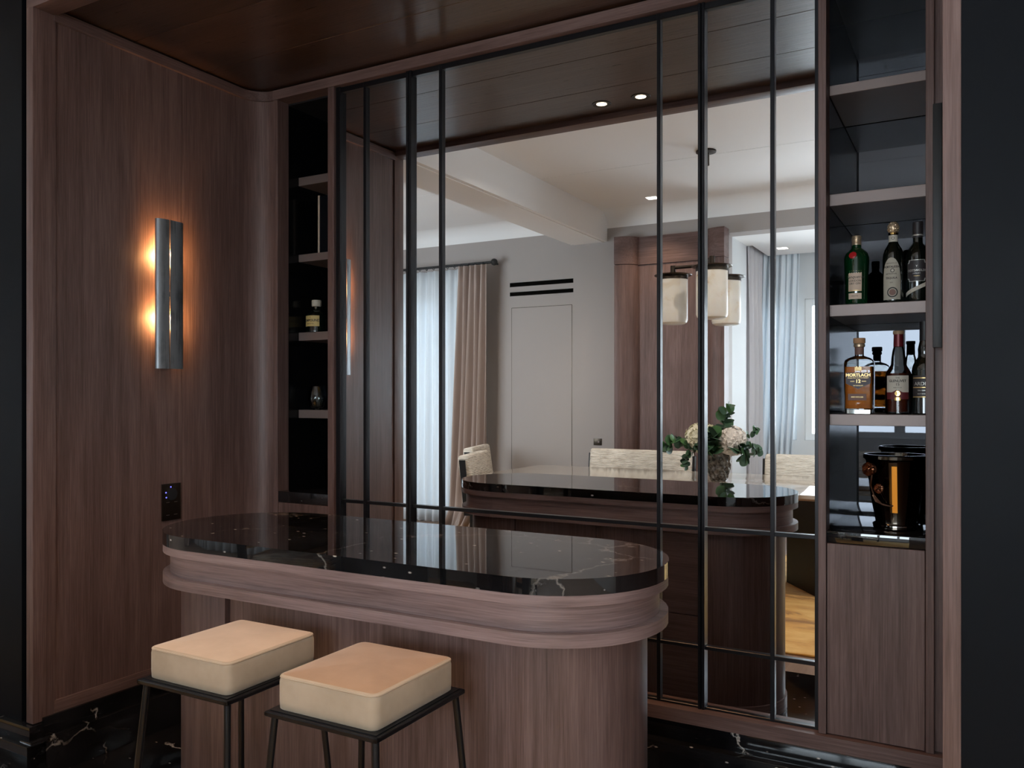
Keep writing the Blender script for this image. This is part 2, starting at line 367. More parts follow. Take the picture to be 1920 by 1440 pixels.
def copy_tree(o, parent=None):
    c = o.copy(); COL.objects.link(c)
    if parent is not None: c.parent = parent
    for ch in list(o.children): copy_tree(ch, c)
    return c
def text_mesh(s, size, depth=.0006, align='CENTER', shear=0, bold=0):
    cu = bpy.data.curves.new('t', 'FONT'); cu.body = s; cu.size = size; cu.align_x = align; cu.align_y = 'CENTER'; cu.extrude = depth / 2; cu.resolution_u = 3; cu.shear = shear; cu.offset = bold
    o = bpy.data.objects.new('t', cu); COL.objects.link(o)
    dg = bpy.context.evaluated_depsgraph_get(); me = bpy.data.meshes.new_from_object(o.evaluated_get(dg))
    bpy.data.objects.remove(o); bpy.data.curves.remove(cu)
    me.transform(Matrix.Rotation(radians(90), 4, 'X'))     # reads along +X, faces -Y
    return me
def text(name, s, size, mat, parent, z, R=None, y=None, x=0, ang=0, **kw):
    """lettering on a bottle: wrapped round a cylinder of radius R, or flat at depth y"""
    me = text_mesh(s, size, **kw)
    for v in me.vertices:
        if R is not None:
            th = (v.co.x + x) / R + ang; d = R - v.co.y
            v.co = Vector((d * sin(th), -d * cos(th), v.co.z + z))
        else: v.co = Vector((v.co.x + x, v.co.y + y, v.co.z + z))
    return put(name, me, mat, parent)
def cyl_patch(R, z0, z1, a0, a1, n=16, t=.0006, shape=None):
    """a curved label on a cylinder; angles measured from -Y towards +X; shape(f) gives (z0,z1) for f in 0..1"""
    b = B(); ri = []
    for i in range(n + 1):
        f = i / n; a = a0 + (a1 - a0) * f; lo, hi = shape(f) if shape else (z0, z1)
        ri.append([((R) * sin(a), -(R) * cos(a), lo), ((R + t) * sin(a), -(R + t) * cos(a), lo), ((R + t) * sin(a), -(R + t) * cos(a), hi), ((R) * sin(a), -(R) * cos(a), hi)])
    return b.loft(ri)
def stadium(cx, cy, a, r, n=24):
    p = []
    for i in range(n + 1): t = pi / 2 + pi * i / n; p.append((cx - a + r * cos(t), cy + r * sin(t)))
    for k in range(1, 12): p.append((cx - a + 2 * a * k / 12, cy - r))
    for i in range(n + 1): t = -pi / 2 + pi * i / n; p.append((cx + a + r * cos(t), cy + r * sin(t)))
    for k in range(1, 12): p.append((cx + a - 2 * a * k / 12, cy + r))
    return p
def rrect(hx, hy, r, n=5):
    p = []
    for sx, sy, t0 in ((1, 1, 0), (-1, 1, pi / 2), (-1, -1, pi), (1, -1, 3 * pi / 2)):
        for i in range(n + 1): t = t0 + pi / 2 * i / n; p.append((sx * (hx - r) + r * cos(t), sy * (hy - r) + r * sin(t)))
    return p

# ================================================================ THE SETTING: bar alcove
XL, YF, YM = -3.03, 2.93, 2.958       # panelled left wall, cabinet front plane, mirror plane
CZ = 2.86                             # alcove ceiling
struct('floor', B().box(-8.8, 3.3, 1.5, 3.45, -.06, 0), 'marble')
def left_path(off, y0, n=10):
    """the left wall's line: straight, then a rounded corner into the cabinet wall; off = distance into the room"""
    r = .11 - off; p = [(XL + off, y0), (XL + off, 2.82)]
    for i in range(1, n + 1): t = pi - pi / 2 * i / n; p.append((-2.92 + r * cos(t), 2.82 + r * sin(t)))
    return p
def left_strip(off, back, y0, z0, z1):
    return B().prism(left_path(off, y0) + left_path(back, y0)[::-1], z0, z1, .003)
wl = struct('wall_left')
put('core', B().box(-3.4, -3.07, 1.9, 3.45, 0, 2.95), 'matteblack', wl)
put('panel', B().box(XL - .025, XL, 1.905, 2.4875, .25, 2.83), 'woodZ', wl)
put('panel', B().prism([(x, y) for x, y in left_path(0, 2.4905)] + left_path(-.025, 2.4905)[::-1], .25, 2.83), 'woodZ', wl)
put('jamb', B().box(-3.063, XL + .008, 1.825, 1.913, .2, 2.835, .0025), 'woodZ', wl)
struct('trim_1', left_strip(.014, -.02, 1.905, 2.808, 2.852), 'woodY')
struct('trim_2', left_strip(.010, -.02, 1.905, .214, .262), 'woodY')
bl = struct('baseboard_left')
put('upper_step', left_strip(.020, -.03, 1.86, .145, .214), 'marble', bl)
put('lower_step', left_strip(.038, -.03, 1.80, 0, .145), 'marble', bl)
struct('trim_3', B().box(-3.063, -.026, 1.825, 1.913, 2.83, 2.9, .002), 'woodX')       # header of the opening
c = struct('ceiling')
ys = [1.90, 2.25, 2.61, 2.97]
for a, b in zip(ys, ys[1:]): put('plank', B().box(-3.08, -.03, a + .001, b - .001, CZ, CZ + .02, .0015, 1), 'ceilwood', c)
put('core', B().box(-3.4, .12, 1.88, 3.45, 2.881, 2.96), 'matteblack', c)
wr = struct('wall_right')
put('panel', B().box(-.058, .12, 1.913, 3.45, 0, 2.88), 'woodZ', wr)
put('jamb', B().box(-.058, -.026, 1.825, 1.913, 0, 2.835, .0025), 'woodZ', wr)
struct('wall_back', B().box(-3.4, .12, 3.42, 3.52, 0, 2.96), 'matteblack')
struct('trim_4', B().box(-2.92, -.058, 2.916, 3.0, 2.808, 2.852), 'woodX')               # cornice over the cabinets
struct('trim_5', B().box(-2.92, -.058, 2.90, 3.0, .238, .285), 'woodX')                 # sill rail under the mirror
bb = struct('baseboard_back')
put('upper_step', B().box(-2.95, -.058, 2.906, 3.0, .172, .238, .002), 'marble', bb)
put('lower_step', B().box(-2.95, -.058, 2.868, 3.0, 0, .172, .003), 'marble', bb)
# dark flanking walls of the dining room
struct('wall_front_left', B().box(-4.6, -3.099, 1.83, 1.9, .19, ZD), 'darkwall')
struct('wall_front_far', B().box(-4.7, -4.6, 1.83, 1.9, .1, ZD).box(-8.8, -6.3, 1.83, 1.9, .1, ZD).box(-6.3, -4.7, 1.83, 1.9, .1, .9).box(-6.3, -4.7, 1.83, 1.9, 2.6, ZD), 'wallwhite')
struct('trim_6', B().box(-3.099, -3.063, 1.865, 1.9, .19, ZD), 'matteblack')
struct('wall_front_right', B().box(-.026, .5, 1.83, 1.9, 0, ZD).box(3.1, 3.3, 1.83, 1.9, 0, ZD).box(.5, 3.1, 1.83, 1.9, 0, .1).box(.5, 3.1, 1.83, 1.9, 3.0, ZD), 'darkwall')
struct('wall_front_top', B().box(-3.099, -.026, 1.83, 1.9, 2.9, ZD), 'darkwall')
bf = struct('baseboard_front_left')
put('upper_step', B().box(-8.8, -3.012, 1.806, 1.86, .136, .196, .002), 'marble', bf)
put('lower_step', B().box(-8.8, -2.992, 1.785, 1.86, 0, .136, .003), 'marble', bf)

# ================================================================ THE SETTING: dining room behind the camera
struct('floor_dining', B().box(-8.8, 3.3, -3.9, 1.5, -.06, 0), 'floorwood')
wall = B()
for x0, x1, z0, z1 in ((-8.8, -8.7, 0, ZD), (-7.05, -6.5, 0, ZD), (-5.0, -2.04, 0, ZD), (2.45, 3.3, 0, ZD), (-8.7, -7.05, 2.52, ZD), (-6.5, -5.0, 2.52, ZD), (-8.7, -7.05, 0, .1), (-6.5, -5.0, 0, .1), (-2.04, 2.45, 2.93, ZD)):
    wall.box(x0, x1, YW - .2, YW, z0, z1)
struct('wall_rear', wall, 'wallwhite')
struct('trim_7', B().box(-3.235, -3.10, YW - .01, YW + .03, 0, 2.955), 'wallwhite')
struct('wall_right_dining', B().box(3.2, 3.3, -2.1, 1.9, 0, ZD), 'wallwhite')
struct('wall_left_dining', B().box(-8.9, -8.8, -2.1, 1.9, 0, ZD), 'wallwhite')
cd = struct('ceiling_dining')
for a, b in ((YW - .2, -.403), (-.397, .85), (.856, 1.9)): put('panel', B().box(-8.8, 3.3, a, b, ZD, ZD + .03), 'ceilwhite', cd)
put('core', B().box(-8.8, 3.3, YW - .2, 1.9, ZD + .035, ZD + .1), 'ceilwhite', cd)
cv = B(); R = .16
pr = [(YW, ZD)] + [(YW + R - R * sin(t), ZD - R + R * cos(t)) for t in [pi / 2 * i / 10 for i in range(11)]]
cv.loft([[(x, y, z) for y, z in pr] for x in (-8.8, 3.2)])
struct('trim_8', cv, 'ceilwhite')
struct('ceiling_beam', B().box(-3.64, -3.24, YW, 1.83, 2.96, ZD).box(-3.60, -3.28, YW, 1.83, 2.955, 2.96), 'ceilwhite')
# window bay
struct('wall_bay_left', B().box(-2.30, -2.04, -2.65, YW - .2, 0, 3.15).box(-2.4, -2.2, -3.8, -2.65, 0, 3.15), 'baypaint')
struct('wall_bay_right', B().box(2.45, 2.6, -3.8, YW - .2, 0, 3.15), 'wallwhite')
wb = B()
for x0, x1, z0, z1 in ((-2.4, -2.18, 0, 3.15), (-1.72, -1.64, 0, 3.15), (1.0, 2.6, 0, 3.15), (-2.18, -1.72, 0, .93), (-2.18, -1.72, 2.47, 3.15), (-1.64, 1.0, 0, .93), (-1.64, 1.0, 2.47, 3.15)): wb.box(x0, x1, -3.8, -3.6, z0, z1)
struct('wall_bay_rear', wb, 'baypaint')
struct('ceiling_bay', B().box(-1.98, 2.45, -3.36, YW - .2, 2.93, 3.05).box(-2.04, -1.98, -2.65, YW - .2, 2.93, 3.05).box(-2.4, 2.6, -3.8, YW - .2, 3.14, 3.2), 'ceilwhite')
def window(name, axis, a0, a1, z0, z1, plane, cols, label):
    w = struct(name, label=label)
    def bx(p0, p1, d0, d1, q0, q1):
        return B().box(p0, p1, plane + d0, plane + d1, q0, q1, .004) if axis == 'X' else B().box(plane + d0, plane + d1, p0, p1, q0, q1, .004)
    f = .07
    put('frame', bx(a0, a0 + f, -.04, .04, z0, z1), 'pvc', w); put('frame', bx(a1 - f, a1, -.04, .04, z0, z1), 'pvc', w)
    put('frame', bx(a0 + f, a1 - f, -.04, .04, z0, z0 + f), 'pvc', w); put('frame', bx(a0 + f, a1 - f, -.04, .04, z1 - f, z1), 'pvc', w)
    cw = (a1 - a0) / cols
    for i in range(cols):
        if i: put('mullion', bx(a0 + i * cw - .055, a0 + i * cw + .055, -.035, .035, z0 + f, z1 - f), 'pvc', w)
        put('pane', bx(a0 + i * cw + .05, a0 + (i + 1) * cw - .05, -.006, .006, z0 + f - .01, z1 - f + .01), 'pane', w)
    return w
window('window_1', 'X', -6.5, -5.0, .1, 2.52, YW - .1, 2, 'tall white window behind the sheer left of the taupe drape')
window('window_2', 'X', -8.7, -7.05, .1, 2.52, YW - .1, 2, 'tall white window at the far end of the dining room')
window('window_3', 'X', -1.64, 1.0, .93, 2.47, -3.69, 3, 'white framed window in the bay beside the gathered sheer')
window('window_6', 'X', -2.18, -1.72, .93, 2.47, -3.69, 1, 'narrow white window behind the gathered sheer in the bay')
window('added_window_5', 'X', -6.3, -4.7, .9, 2.6, 1.865, 2, 'added white casement window left of the dark panel, unseen, for fill daylight')  # unseen window added so daylight reaches the far wall
window('added_window_4', 'X', .5, 3.1, .1, 3.0, 1.865, 3, 'added wide white window right of the dark panel, unseen, for fill daylight')  # unseen window added to light the benches and oak panel
# flush door, switch, vent, oak wall panel
d1 = struct('door_1', label='flush grey-white jib door under the twin slot vent')
put('leaf', B().box(-4.332, -3.631, YW - .01, YW + .004, .01, 2.345, .001, 1), 'wallwhite', d1)
put('gap', B().box(-4.337, -4.332, YW - .01, YW + .002, 0, 2.35).box(-3.631, -3.626, YW - .01, YW + .002, 0, 2.35).box(-4.337, -3.626, YW - .01, YW + .002, 2.345, 2.35), 'bronze', d1)
op = struct('wall_rear_oak', label='smoked oak wall panel with curved sides beside the window bay')
def oak_profile(x0, x1, yf, yb, r=.17, n=8):
    p = [(x0, YW - .005), (x0, yf)]
    p += [(x0 + .03, yf)] + [(x0 + .03 + r * sin(t), yf - (yf - yb) * (1 - cos(t))) for t in [pi / 2 * i / n for i in range(1, n + 1)]]
    q = [(x1 - (x - x0), y) for x, y in p]
    return p + q[::-1]
put('panel', B().prism(oak_profile(-3.10, -2.02, -1.72, -1.85), 0, 2.69), 'woodZ', op)
put('header', B().prism(oak_profile(-3.10, -2.02, -1.715, -1.84), 2.695, 2.965), 'woodX', op)

# ================================================================ THINGS: mirror wall
MZ0, MZ1 = .285, 2.808
vbars = [(-2.548, -2.523), (-2.397, -2.381), (-2.157, -2.129), (-1.991, -1.975), (-1.028, -1.014), (-.872, -.848), (-.621, -.606), (-.475, -.46)]
hbars = [(.285, .2935), (.497, .511), (.922, .936), (2.785, 2.808)]
mw = empty('mirror_wall', (-1.504, YM, MZ0), label='full height mirror wall with black metal grid between the two shelf niches', cat='mirror')
for (a, b), (c_, d_) in zip(vbars, vbars[1:]):
    for (z0, z1), (z2, z3) in zip(hbars, hbars[1:]):
        put('mirror_pane', B().box(b - .004, c_ + .004, YM, YM + .006, z1 - .004, z2 + .004), 'mirror', mw, True)
put('backing', B().box(-2.548, -.46, YM + .006, YM + .03, MZ0, MZ1), 'matteblack', mw, True)
for i, (a, b) in enumerate(vbars):
    d = .022 if b - a > .02 else .014
    if i in (2, 5):        # door joints: two stiles with a shadow gap
        m_ = (a + b) / 2
        put('stile', B().box(a, m_ - .0015, YM - d, YM + .004, MZ0, MZ1, .0015, 1), 'frame', mw, True); put('stile', B().box(m_ + .0015, b, YM - d, YM + .004, MZ0, MZ1, .0015, 1), 'frame', mw, True)
    else: put('mullion', B().box(a, b, YM - d, YM + .004, MZ0, MZ1, .0015, 1), 'frame', mw, True)
for z0, z1 in hbars: put('rail', B().box(-2.548, -.46, YM - .013, YM + .004, z0, z1, .0015, 1), 'frame', mw, True)

# ================================================================ THINGS: shelf niches
def niche(name, x0, x1, lp, rp, shelves, ysh, sill, side_wood, label, lower_name):
    """x0..x1 clear opening; lp / rp = outer edges of the wooden posts"""
    n = empty(name, ((x0 + x1) / 2, YF, .285), label=label, cat='shelf unit')
    put('post', B().box(lp, x0, 2.92, 2.995, .285, 2.808, .0015, 1), 'woodZ', n, True)
    put('post', B().box(x1, rp, 2.92, 2.995, .285, 2.808, .0015, 1), 'woodZ', n, True)
    put('side_panel', B().box(x0 - .012, x0, 2.995, 3.36, .285, 2.82), 'nicheblack', n, True)
    put('side_panel', B().box(x1, x1 + .012, 2.995, 3.36, .285, 2.82), 'nicheblack', n, True)
    put('back_panel', B().box(x0 - .012, x1 + .012, 3.36, 3.37, .285, 2.82), 'blackglass', n, True)
    put('top_panel', B().box(x0, x1, 2.995, 3.36, 2.80, 2.82), 'matteblack', n, True)
    for z0, z1 in shelves: put('shelf', B().box(x0 + .001, x1 - .001, ysh, 3.355, z0, z1, .0015, 1), 'shelfmetal', n, True)
    put('sill', B().box(x0, x1, 2.925, 3.36, sill[0], sill[1], .002), 'marbletop', n, True)
    put(lower_name, B().box(x0 + .002, x1 - .002, 2.925, 2.945, .288, sill[0] - .003, .0015, 1), 'woodZ', n, True)
    return n
SHL = [(2.428, 2.469), (2.057, 2.094), (1.674, 1.714), (1.298, 1.338)]
niche('shelf_niche', -2.893, -2.583, -2.92, -2.548, SHL, 3.06, (.905, .955), True, 'tall dark shelf niche left of the mirror beside the curved oak wall', 'drawer_front')
SHR = [(2.415, 2.449), (2.043, 2.083), (1.671, 1.71), (1.305, 1.343)]
nr = niche('shelf_niche', -.435, -.14, -.46, -.116, SHR, 2.985, (.920, .957), False, 'tall shelf niche with spirit bottles right of the mirror', 'door')
put('filler_strip', B().box(-.116, -.058, 2.95, 2.99, .285, 2.808), 'woodZ', nr, True)
dh = empty('door_pull', (-.104, 2.885, 1.55), label='long flat black pull on the strip right of the bottle shelves', cat='handle')
put('bar', B().box(-.118, -.092, 2.87, 2.882, 1.552, 2.30, .002), 'matteblack', dh, True)
for z in (1.66, 2.19): put('standoff', B().box(-.110, -.100, 2.882, 2.95, z - .008, z + .008), 'matteblack', dh, True)

# ================================================================ THINGS: bar counter
CX, CY, CA, CR = -1.5535, 2.045, .5545, .302
bc = empty('bar_counter', (CX, CY, 0), label='pill shaped oak bar counter with black marble top in front of the mirror', cat='bar counter')
def stad(inset, z0, z1, bev=0): return B().prism(stadium(0, 0, CA, CR - inset), z0, z1, bev)
put('stone_top', stad(0, .931, .971, .004), 'marbletop', bc)
def band(inset, z0, z1, bev=0):
    b_ = stad(inset, z0, z1, bev); bmesh.ops.recalc_face_normals(b_.bm, faces=b_.bm.faces); b_.bm.normal_update(); return b_.uv_band()
put('upper_lip', band(.002, .905, .9305, .003), 'woodU', bc)
put('fascia', band(.024, .836, .906), 'woodU', bc)
put('lower_lip', band(.002, .806, .838, .005), 'woodU', bc)
BR = CR - .057
def half_round(sx, x_in):
    p = [(sx * x_in, -BR)]
    for i in range(25): t = -pi / 2 + pi * i / 24; p.append((sx * (CA + BR * cos(t)), BR * sin(t)))
    p.append((sx * x_in, BR)); return p if sx > 0 else p[::-1]
xr_, xl_ = .480, .446
put('end_panel', B().prism(half_round(1, xr_), .058, .806, .001, 1), 'woodZ', bc)
put('end_panel', B().prism(half_round(-1, xl_), .058, .806, .001, 1), 'woodZ', bc)
put('front_panel', B().box(-xl_ + .010, xr_ - .002, -BR + .012, -BR + .04, .058, .806), 'woodZ', bc)
put('carcass', B().box(-xl_ + .001, xr_ - .001, -BR + .04, BR - .024, .058, .80), 'matteblack', bc)
xs = [-xl_ + .002, -.01, .30, xr_ - .002]
for a, b in ((xs[0], xs[1]), ): put('door', B().box(a + .0015, b - .0015, BR - .024, BR - .002, .06, .80, .0015, 1), 'woodZ', bc)
put('door', B().box(xs[1] + .0015, xs[2] - .0015, BR - .024, BR - .002, .06, .80, .0015, 1), 'woodZ', bc)
for z0, z1 in ((.06, .43), (.434, .80)): put('drawer_front', B().box(xs[2] + .0015, xs[3], BR - .024, BR - .002, z0, z1, .0015, 1), 'woodX', bc)
pl_ = B().prism(stadium(0, 0, CA, BR + .008), 0, .058, .002); pl_.bm.normal_update(); put('plinth', pl_.uv_band(), 'woodU', bc)

# ================================================================ THINGS: two stools
def stool():
    s = empty('bar_stool')
    hx, hy = .142, .153; zt = .775; zb = .694
    # cushion with soft edges and a slightly domed top
    b = B(); r = bmesh.ops.create_grid(b.bm, x_segments=14, y_segments=14, size=1); b.bm.clear()
    rings = []
    prof = [(.0, .012), (.0, .0)]
    zs = [(zb, .006), (zb + .004, .001), (zb + .02, 0), (zt - .018, 0), (zt - .008, .002), (zt - .002, .008), (zt, .018)]
    for z, ins in zs: rings.append([(x, y, z) for x, y in rrect(hx - ins, hy - ins, max(.012, .022 - ins), 4)])
    for k, q in ((.75, .0035), (.45, .006), (.15, .0072)): rings.append([(x * k, y * k, zt + q) for x, y in rrect(hx - .018, hy - .018, .012, 4)])
    put('cushion', B().loft(rings[:6]), 'velvet', s, sharp=60); put('top_panel', B().loft(rings[5:]), 'velvetnaplight', s, sharp=60)
    # piping round the top edge
    put('piping', B().tube([(x, y, zt - .0065) for x, y in rrect(hx - .003, hy - .003, .02, 4)] + [(hx - .003, hy - .023, zt - .0065)][:0] + [(*rrect(hx - .003, hy - .003, .02, 4)[0], zt - .0065)], .0028, 6), 'velvet', s)
    fx, fy = hx + .012, hy + .012
    fr = B()
    for a, b_ in (((-fx, -fy), (fx, -fy)), ((fx, -fy), (fx, fy)), ((fx, fy), (-fx, fy)), ((-fx, fy), (-fx, -fy))):
        x0, x1 = sorted((a[0], b_[0])); y0, y1 = sorted((a[1], b_[1])); fr.box(x0 - .006, x1 + .006, y0 - .006, y1 + .006, zb - .012, zb - .001, .002, 1)
    put('seat_frame', fr, 'frame', s)
    put('seat_plate', B().box(-fx + .004, fx - .004, -fy + .004, fy - .004, zb - .008, zb + .001), 'frame', s)
    sp = .05
    for sx in (-1, 1):
        for sy in (-1, 1):
            ln = put('leg', B().tube([(sx * (fx - .012), sy * (fy - .012), zb - .006), (sx * (fx - .012 + sp), sy * (fy - .012 + sp), .004)], .0085, 12), 'frame', s)
    zf = .26; k = (zb - zf) / zb * sp
    for a, b_ in (((-1, -1), (1, -1)), ((1, -1), (1, 1)), ((1, 1), (-1, 1)), ((-1, 1), (-1, -1))):
        put('footrest', B().tube([(a[0] * (fx - .012 + k), a[1] * (fy - .012 + k), zf), (b_[0] * (fx - .012 + k), b_[1] * (fy - .012 + k), zf)], .006, 8), 'frame', s)
    return s
s1 = stool(); s1.location = (-1.680, 1.545, 0)
tag(s1, 'square velvet bar stool with pale nap sheen tinted into its top, nearer the left wall', 'stool', 'velvet bar stools at the counter')
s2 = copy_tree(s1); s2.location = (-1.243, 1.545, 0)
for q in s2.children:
    if q.name.startswith('top_panel'): q.data = q.data.copy(); q.data.materials[0] = M['velvetnapdark']  # second stool's top takes the copy with darker nap shading in its colour
tag(s2, 'square velvet bar stool with dark nap sheen tinted into its top, second from the left wall', 'stool', 'velvet bar stools at the counter')

# ================================================================ THINGS: wall sconce, control panel, downlights
sc = empty('wall_sconce', (XL, 2.390, 1.52), label='curved pewter wall sconce with glowing slit on the left oak wall', cat='wall lamp')
sh0, sh1, dep = .0, .63, .046
def shell(sy, hw):
    pts = []
    for i in range(11):
        a = radians(82 * i / 10); y = .0028 + (hw - .0028) * sin(a) / sin(radians(82)); pts.append((.0085 + (dep - .0085) * cos(a) ** .55, sy * y))
    inner = [(x - .003, y - sy * .002 * (k > 3)) for k, (x, y) in enumerate(pts)]
    return B().prism(pts + inner[::-1], sh0, sh1)
put('shade', shell(1, .086), 'pewter', sc, sharp=50); put('shade', shell(-1, .054), 'pewter', sc, sharp=50)
put('back_plate', B().box(.0, .006, -.03, .03, .03, .60), 'bronze', sc)
put('bridge', B().box(.004, .042, -.012, .012, .305, .325), 'bronze', sc)
for z in (.452, .186):
    put('bulb', B().lathe([(.0, -.024), (.007, -.02), (.008, 0), (.007, .02), (0, .024)], 12, (.028, 0, z)), 'bulb', sc)
    l = bpy.data.lights.new('sconce_lamp', 'POINT'); l.energy = 6.5; l.color = (1, .48, .17); l.shadow_soft_size = .009
    lo = bpy.data.objects.new('sconce_lamp', l); COL.objects.link(lo); lo.parent = sc; lo.location = (.031, .0, z + .034)
cp = empty('control_panel', (XL, 2.43, .872), label='slim bronze control panel with blue leds on the left oak wall', cat='switch')
put('plate', B().box(0, .008, -.047, .047, 0, .157, .002), 'bronze', cp)
dial = put('dial', B().lathe([(.026, 0), (.026, .004), (.022, .005), (0, .005)], 28), 'matteblack', cp)
dial.rotation_euler = (0, radians(90), 0); dial.location = (.008, 0, .112)
for a in (100, 165, 205):
    q = put('led', B().lathe([(.0032, 0), (.0032, .0015), (0, .002)], 8), 'blueled', cp)
    q.rotation_euler = (0, radians(90), 0); q.location = (.008, .031 * cos(radians(a)), .112 + .031 * sin(radians(a)))
for y in (-.02, .02):
    for z in (.076, .022): put('button_mark', B().box(.008, .0088, y - .008, y + .008, z, z + .002), 'shelfmetal', cp)
def downlight(x, y, z, name, label, ring_m, led_m, group, power, col, square=False, spot=True, cone=100, tilt=0):
    d = empty(name, (x, y, z), label=label, cat='ceiling light', group=group)
    if square:
        put('trim_ring', B().box(-.06, .06, -.06, .06, -.003, .0), ring_m, d); put('lens', B().box(-.048, .048, -.048, .048, -.0045, -.003), led_m, d)
    else:
        put('trim_ring', B().lathe([(.026, -.001), (.046, -.003), (.048, 0), (.026, 0)], 28, cap=False), ring_m, d); put('lens', B().lathe([(.0, -.0015), (.026, -.0015), (.026, 0)], 24), led_m, d)
    if power:
        l = bpy.data.lights.new('downlight_lamp', 'SPOT' if spot else 'POINT'); l.energy = power; l.color = col; l.shadow_soft_size = .03
        if spot: l.spot_size = radians(cone); l.spot_blend = .8
        lo = bpy.data.objects.new('downlight_lamp', l); COL.objects.link(lo); lo.parent = d; lo.location = (0, 0, -.03); lo.rotation_euler = (radians(tilt), 0, 0)
    return d
downlight(-1.633, 2.058, CZ, 'ceiling_downlight', 'left of the two small round downlights in the dark oak ceiling', 'matteblack', 'led', 'downlights over the bar', 34, (1, .56, .27))
downlight(-1.427, 2.060, CZ, 'ceiling_downlight', 'right of the two small round downlights in the dark oak ceiling', 'matteblack', 'led', 'downlights over the bar', 34, (1, .56, .27))
downlight(-2.632, -1.50, ZD, 'square_spotlight', 'square white spotlight in the white ceiling by the oak panel', 'ceilwhite', 'ledwhite', None, 38, (1, .80, .58), True)
for x_, nm_ in ((-4.6, 'far'), (-2.7, 'middle'), (-.8, 'near')):  # three unseen spots added to brighten the benches and far wall
    downlight(x_, 1.25, ZD, 'square_spotlight', nm_ + ' one of three added, unseen fill spotlights in the dining ceiling before the bar', 'ceilwhite', 'ledwhite', 'added fill spotlights before the bar', 85, (1, .92, .82), True, True, 110, -32)
downlight(-1.743, -2.935, 2.93, 'square_spotlight', 'small square light in the bay ceiling by the curtain', 'ceilwhite', 'ledwhite', None, 4, (1, .92, .85), True)

# ================================================================ THINGS: bottles and barware on the right-hand shelves
def lathe_bottle(name, loc, prof, mat, label, group, n=32):
    b = empty(name, loc, label=label, cat='bottle', group=group)
    put('body', B().lathe(prof, n), mat, b); return b
GB = 'spirit bottles on the right shelves'
S3, S4 = 1.71, 1.343
# green gin bottle, champagne cap, red seal
t = lathe_bottle('gin_bottle', (-.357, 3.055, S3), [(.0, 0), (.034, 0), (.0355, .004), (.0365, .08), (.040, .150), (.0395, .162), (.034, .178), (.022, .190), (.0145, .196), (.0135, .212), (0, .212)], 'greenglass', 'green gin bottle with champagne cap and red seal on the upper bottle shelf', GB)
put('cap', B().lathe([(0, .206), (.0152, .206), (.0152, .214), (.0146, .215), (.0152, .216), (.0152, .234), (.014, .237), (0, .237)], 24), 'goldcap', t)
for z in (.219, .224, .229): put('cap_ring', B().lathe([(.0152, z), (.0158, z + .001), (.0158, z + .002), (.0152, z + .003)], 24, cap=False), 'goldcap', t)
lb = put('label', cyl_patch(.0372, .046, .118, -.62, .55), 'cream_label', t)
put('label_band', cyl_patch(.0366, .020, .040, -.62, .55), 'cream_label', t)
text('lettering', 'Tanqueray', .0145, 'ink', t, .094, R=.0381, ang=-.04, shear=.3)
text('lettering', 'LONDON', .0092, 'ink', t, .081, R=.0381, ang=-.04)
text('lettering', 'DRY GIN', .0092, 'ink', t, .0715, R=.0381, ang=-.04)
text('lettering', 'IMPORTED', .0045, 'ink', t, .030, R=.0374, ang=-.04)
put('label_border', cyl_patch(.0378, .1145, .1165, -.6, .53, 12, .0003), 'goldink', t); put('label_border', cyl_patch(.0378, .0475, .0495, -.6, .53, 12, .0003), 'goldink', t)
se = put('wax_seal', B().lathe([(0, -.002), (.0125, -.002), (.0128, .001), (.010, .003), (0, .0035)], 24), 'red', t)
se.rotation_euler = (radians(68), 0, radians(-14)); se.location = (-.008, -.0355, .168)
# tequila bottle with agave stopper
t = lathe_bottle('tequila_bottle', (-.243, 3.055, S3), [(0, 0), (.031, 0), (.0325, .003), (.0335, .012), (.033, .15), (.0315, .165), (.026, .182), (.0165, .199), (.0135, .207), (.0135, .235), (0, .235)], 'darkglass', 'arched label tequila bottle with gold scaled stopper beside the green gin', GB)
ag = B().lathe([(0, .236), (.011, .237), (.0145, .244), (.0165, .255), (.0145, .266), (.009, .273), (0, .275)], 24); put('stopper', ag, 'goldcap', t)
sc_m = B().lathe([(0, -.0028), (.0026, -.001), (.0028, .001), (0, .0032)], 5).mesh('scale')
for r_ in range(5):
    zz = .243 + r_ * .006; rr = (.0148, .0165, .0168, .0156, .0118)[r_]
    for k in range(9):
        a = 2 * pi * (k + .5 * (r_ % 2)) / 9; o = put('stopper_scale', sc_m, 'goldcap', t); o.location = (rr * cos(a), rr * sin(a), zz); o.rotation_euler = (0, radians(60), a)
put('stopper_ring', B().lathe([(.0145, .230), (.0155, .231), (.0155, .236), (.0145, .237)], 24, cap=False), 'gold', t)
put('neck_label', cyl_patch(.0140, .206, .228, -1.2, 1.2), 'ivory_label', t); text('lettering', 'O', .014, 'ink', t, .217, R=.0146)
put('label', cyl_patch(.0340, .012, .16, -.95, .75, 20, .0006, lambda f: (.012, .085 + .066 * sqrt(max(0, 1 - (2 * f - 1) ** 2)))), 'sage_label', t)
text('lettering', 'DESTILERIA LA', .0050, 'ink', t, .132, R=.0348, ang=-.1); text('lettering', 'FORTALEZA', .0088, 'ink', t, .120, R=.0348, ang=-.1, bold=.0003)
text('lettering', 'ARTESANAL', .0065, 'ink', t, .097, R=.0348, ang=-.1); text('lettering', 'TEQUILA', .0090, 'ink', t, .083, R=.0348, ang=-.1, bold=.0002)
text('lettering', '1873', .0050, 'ink', t, .068, R=.0348, ang=-.1)
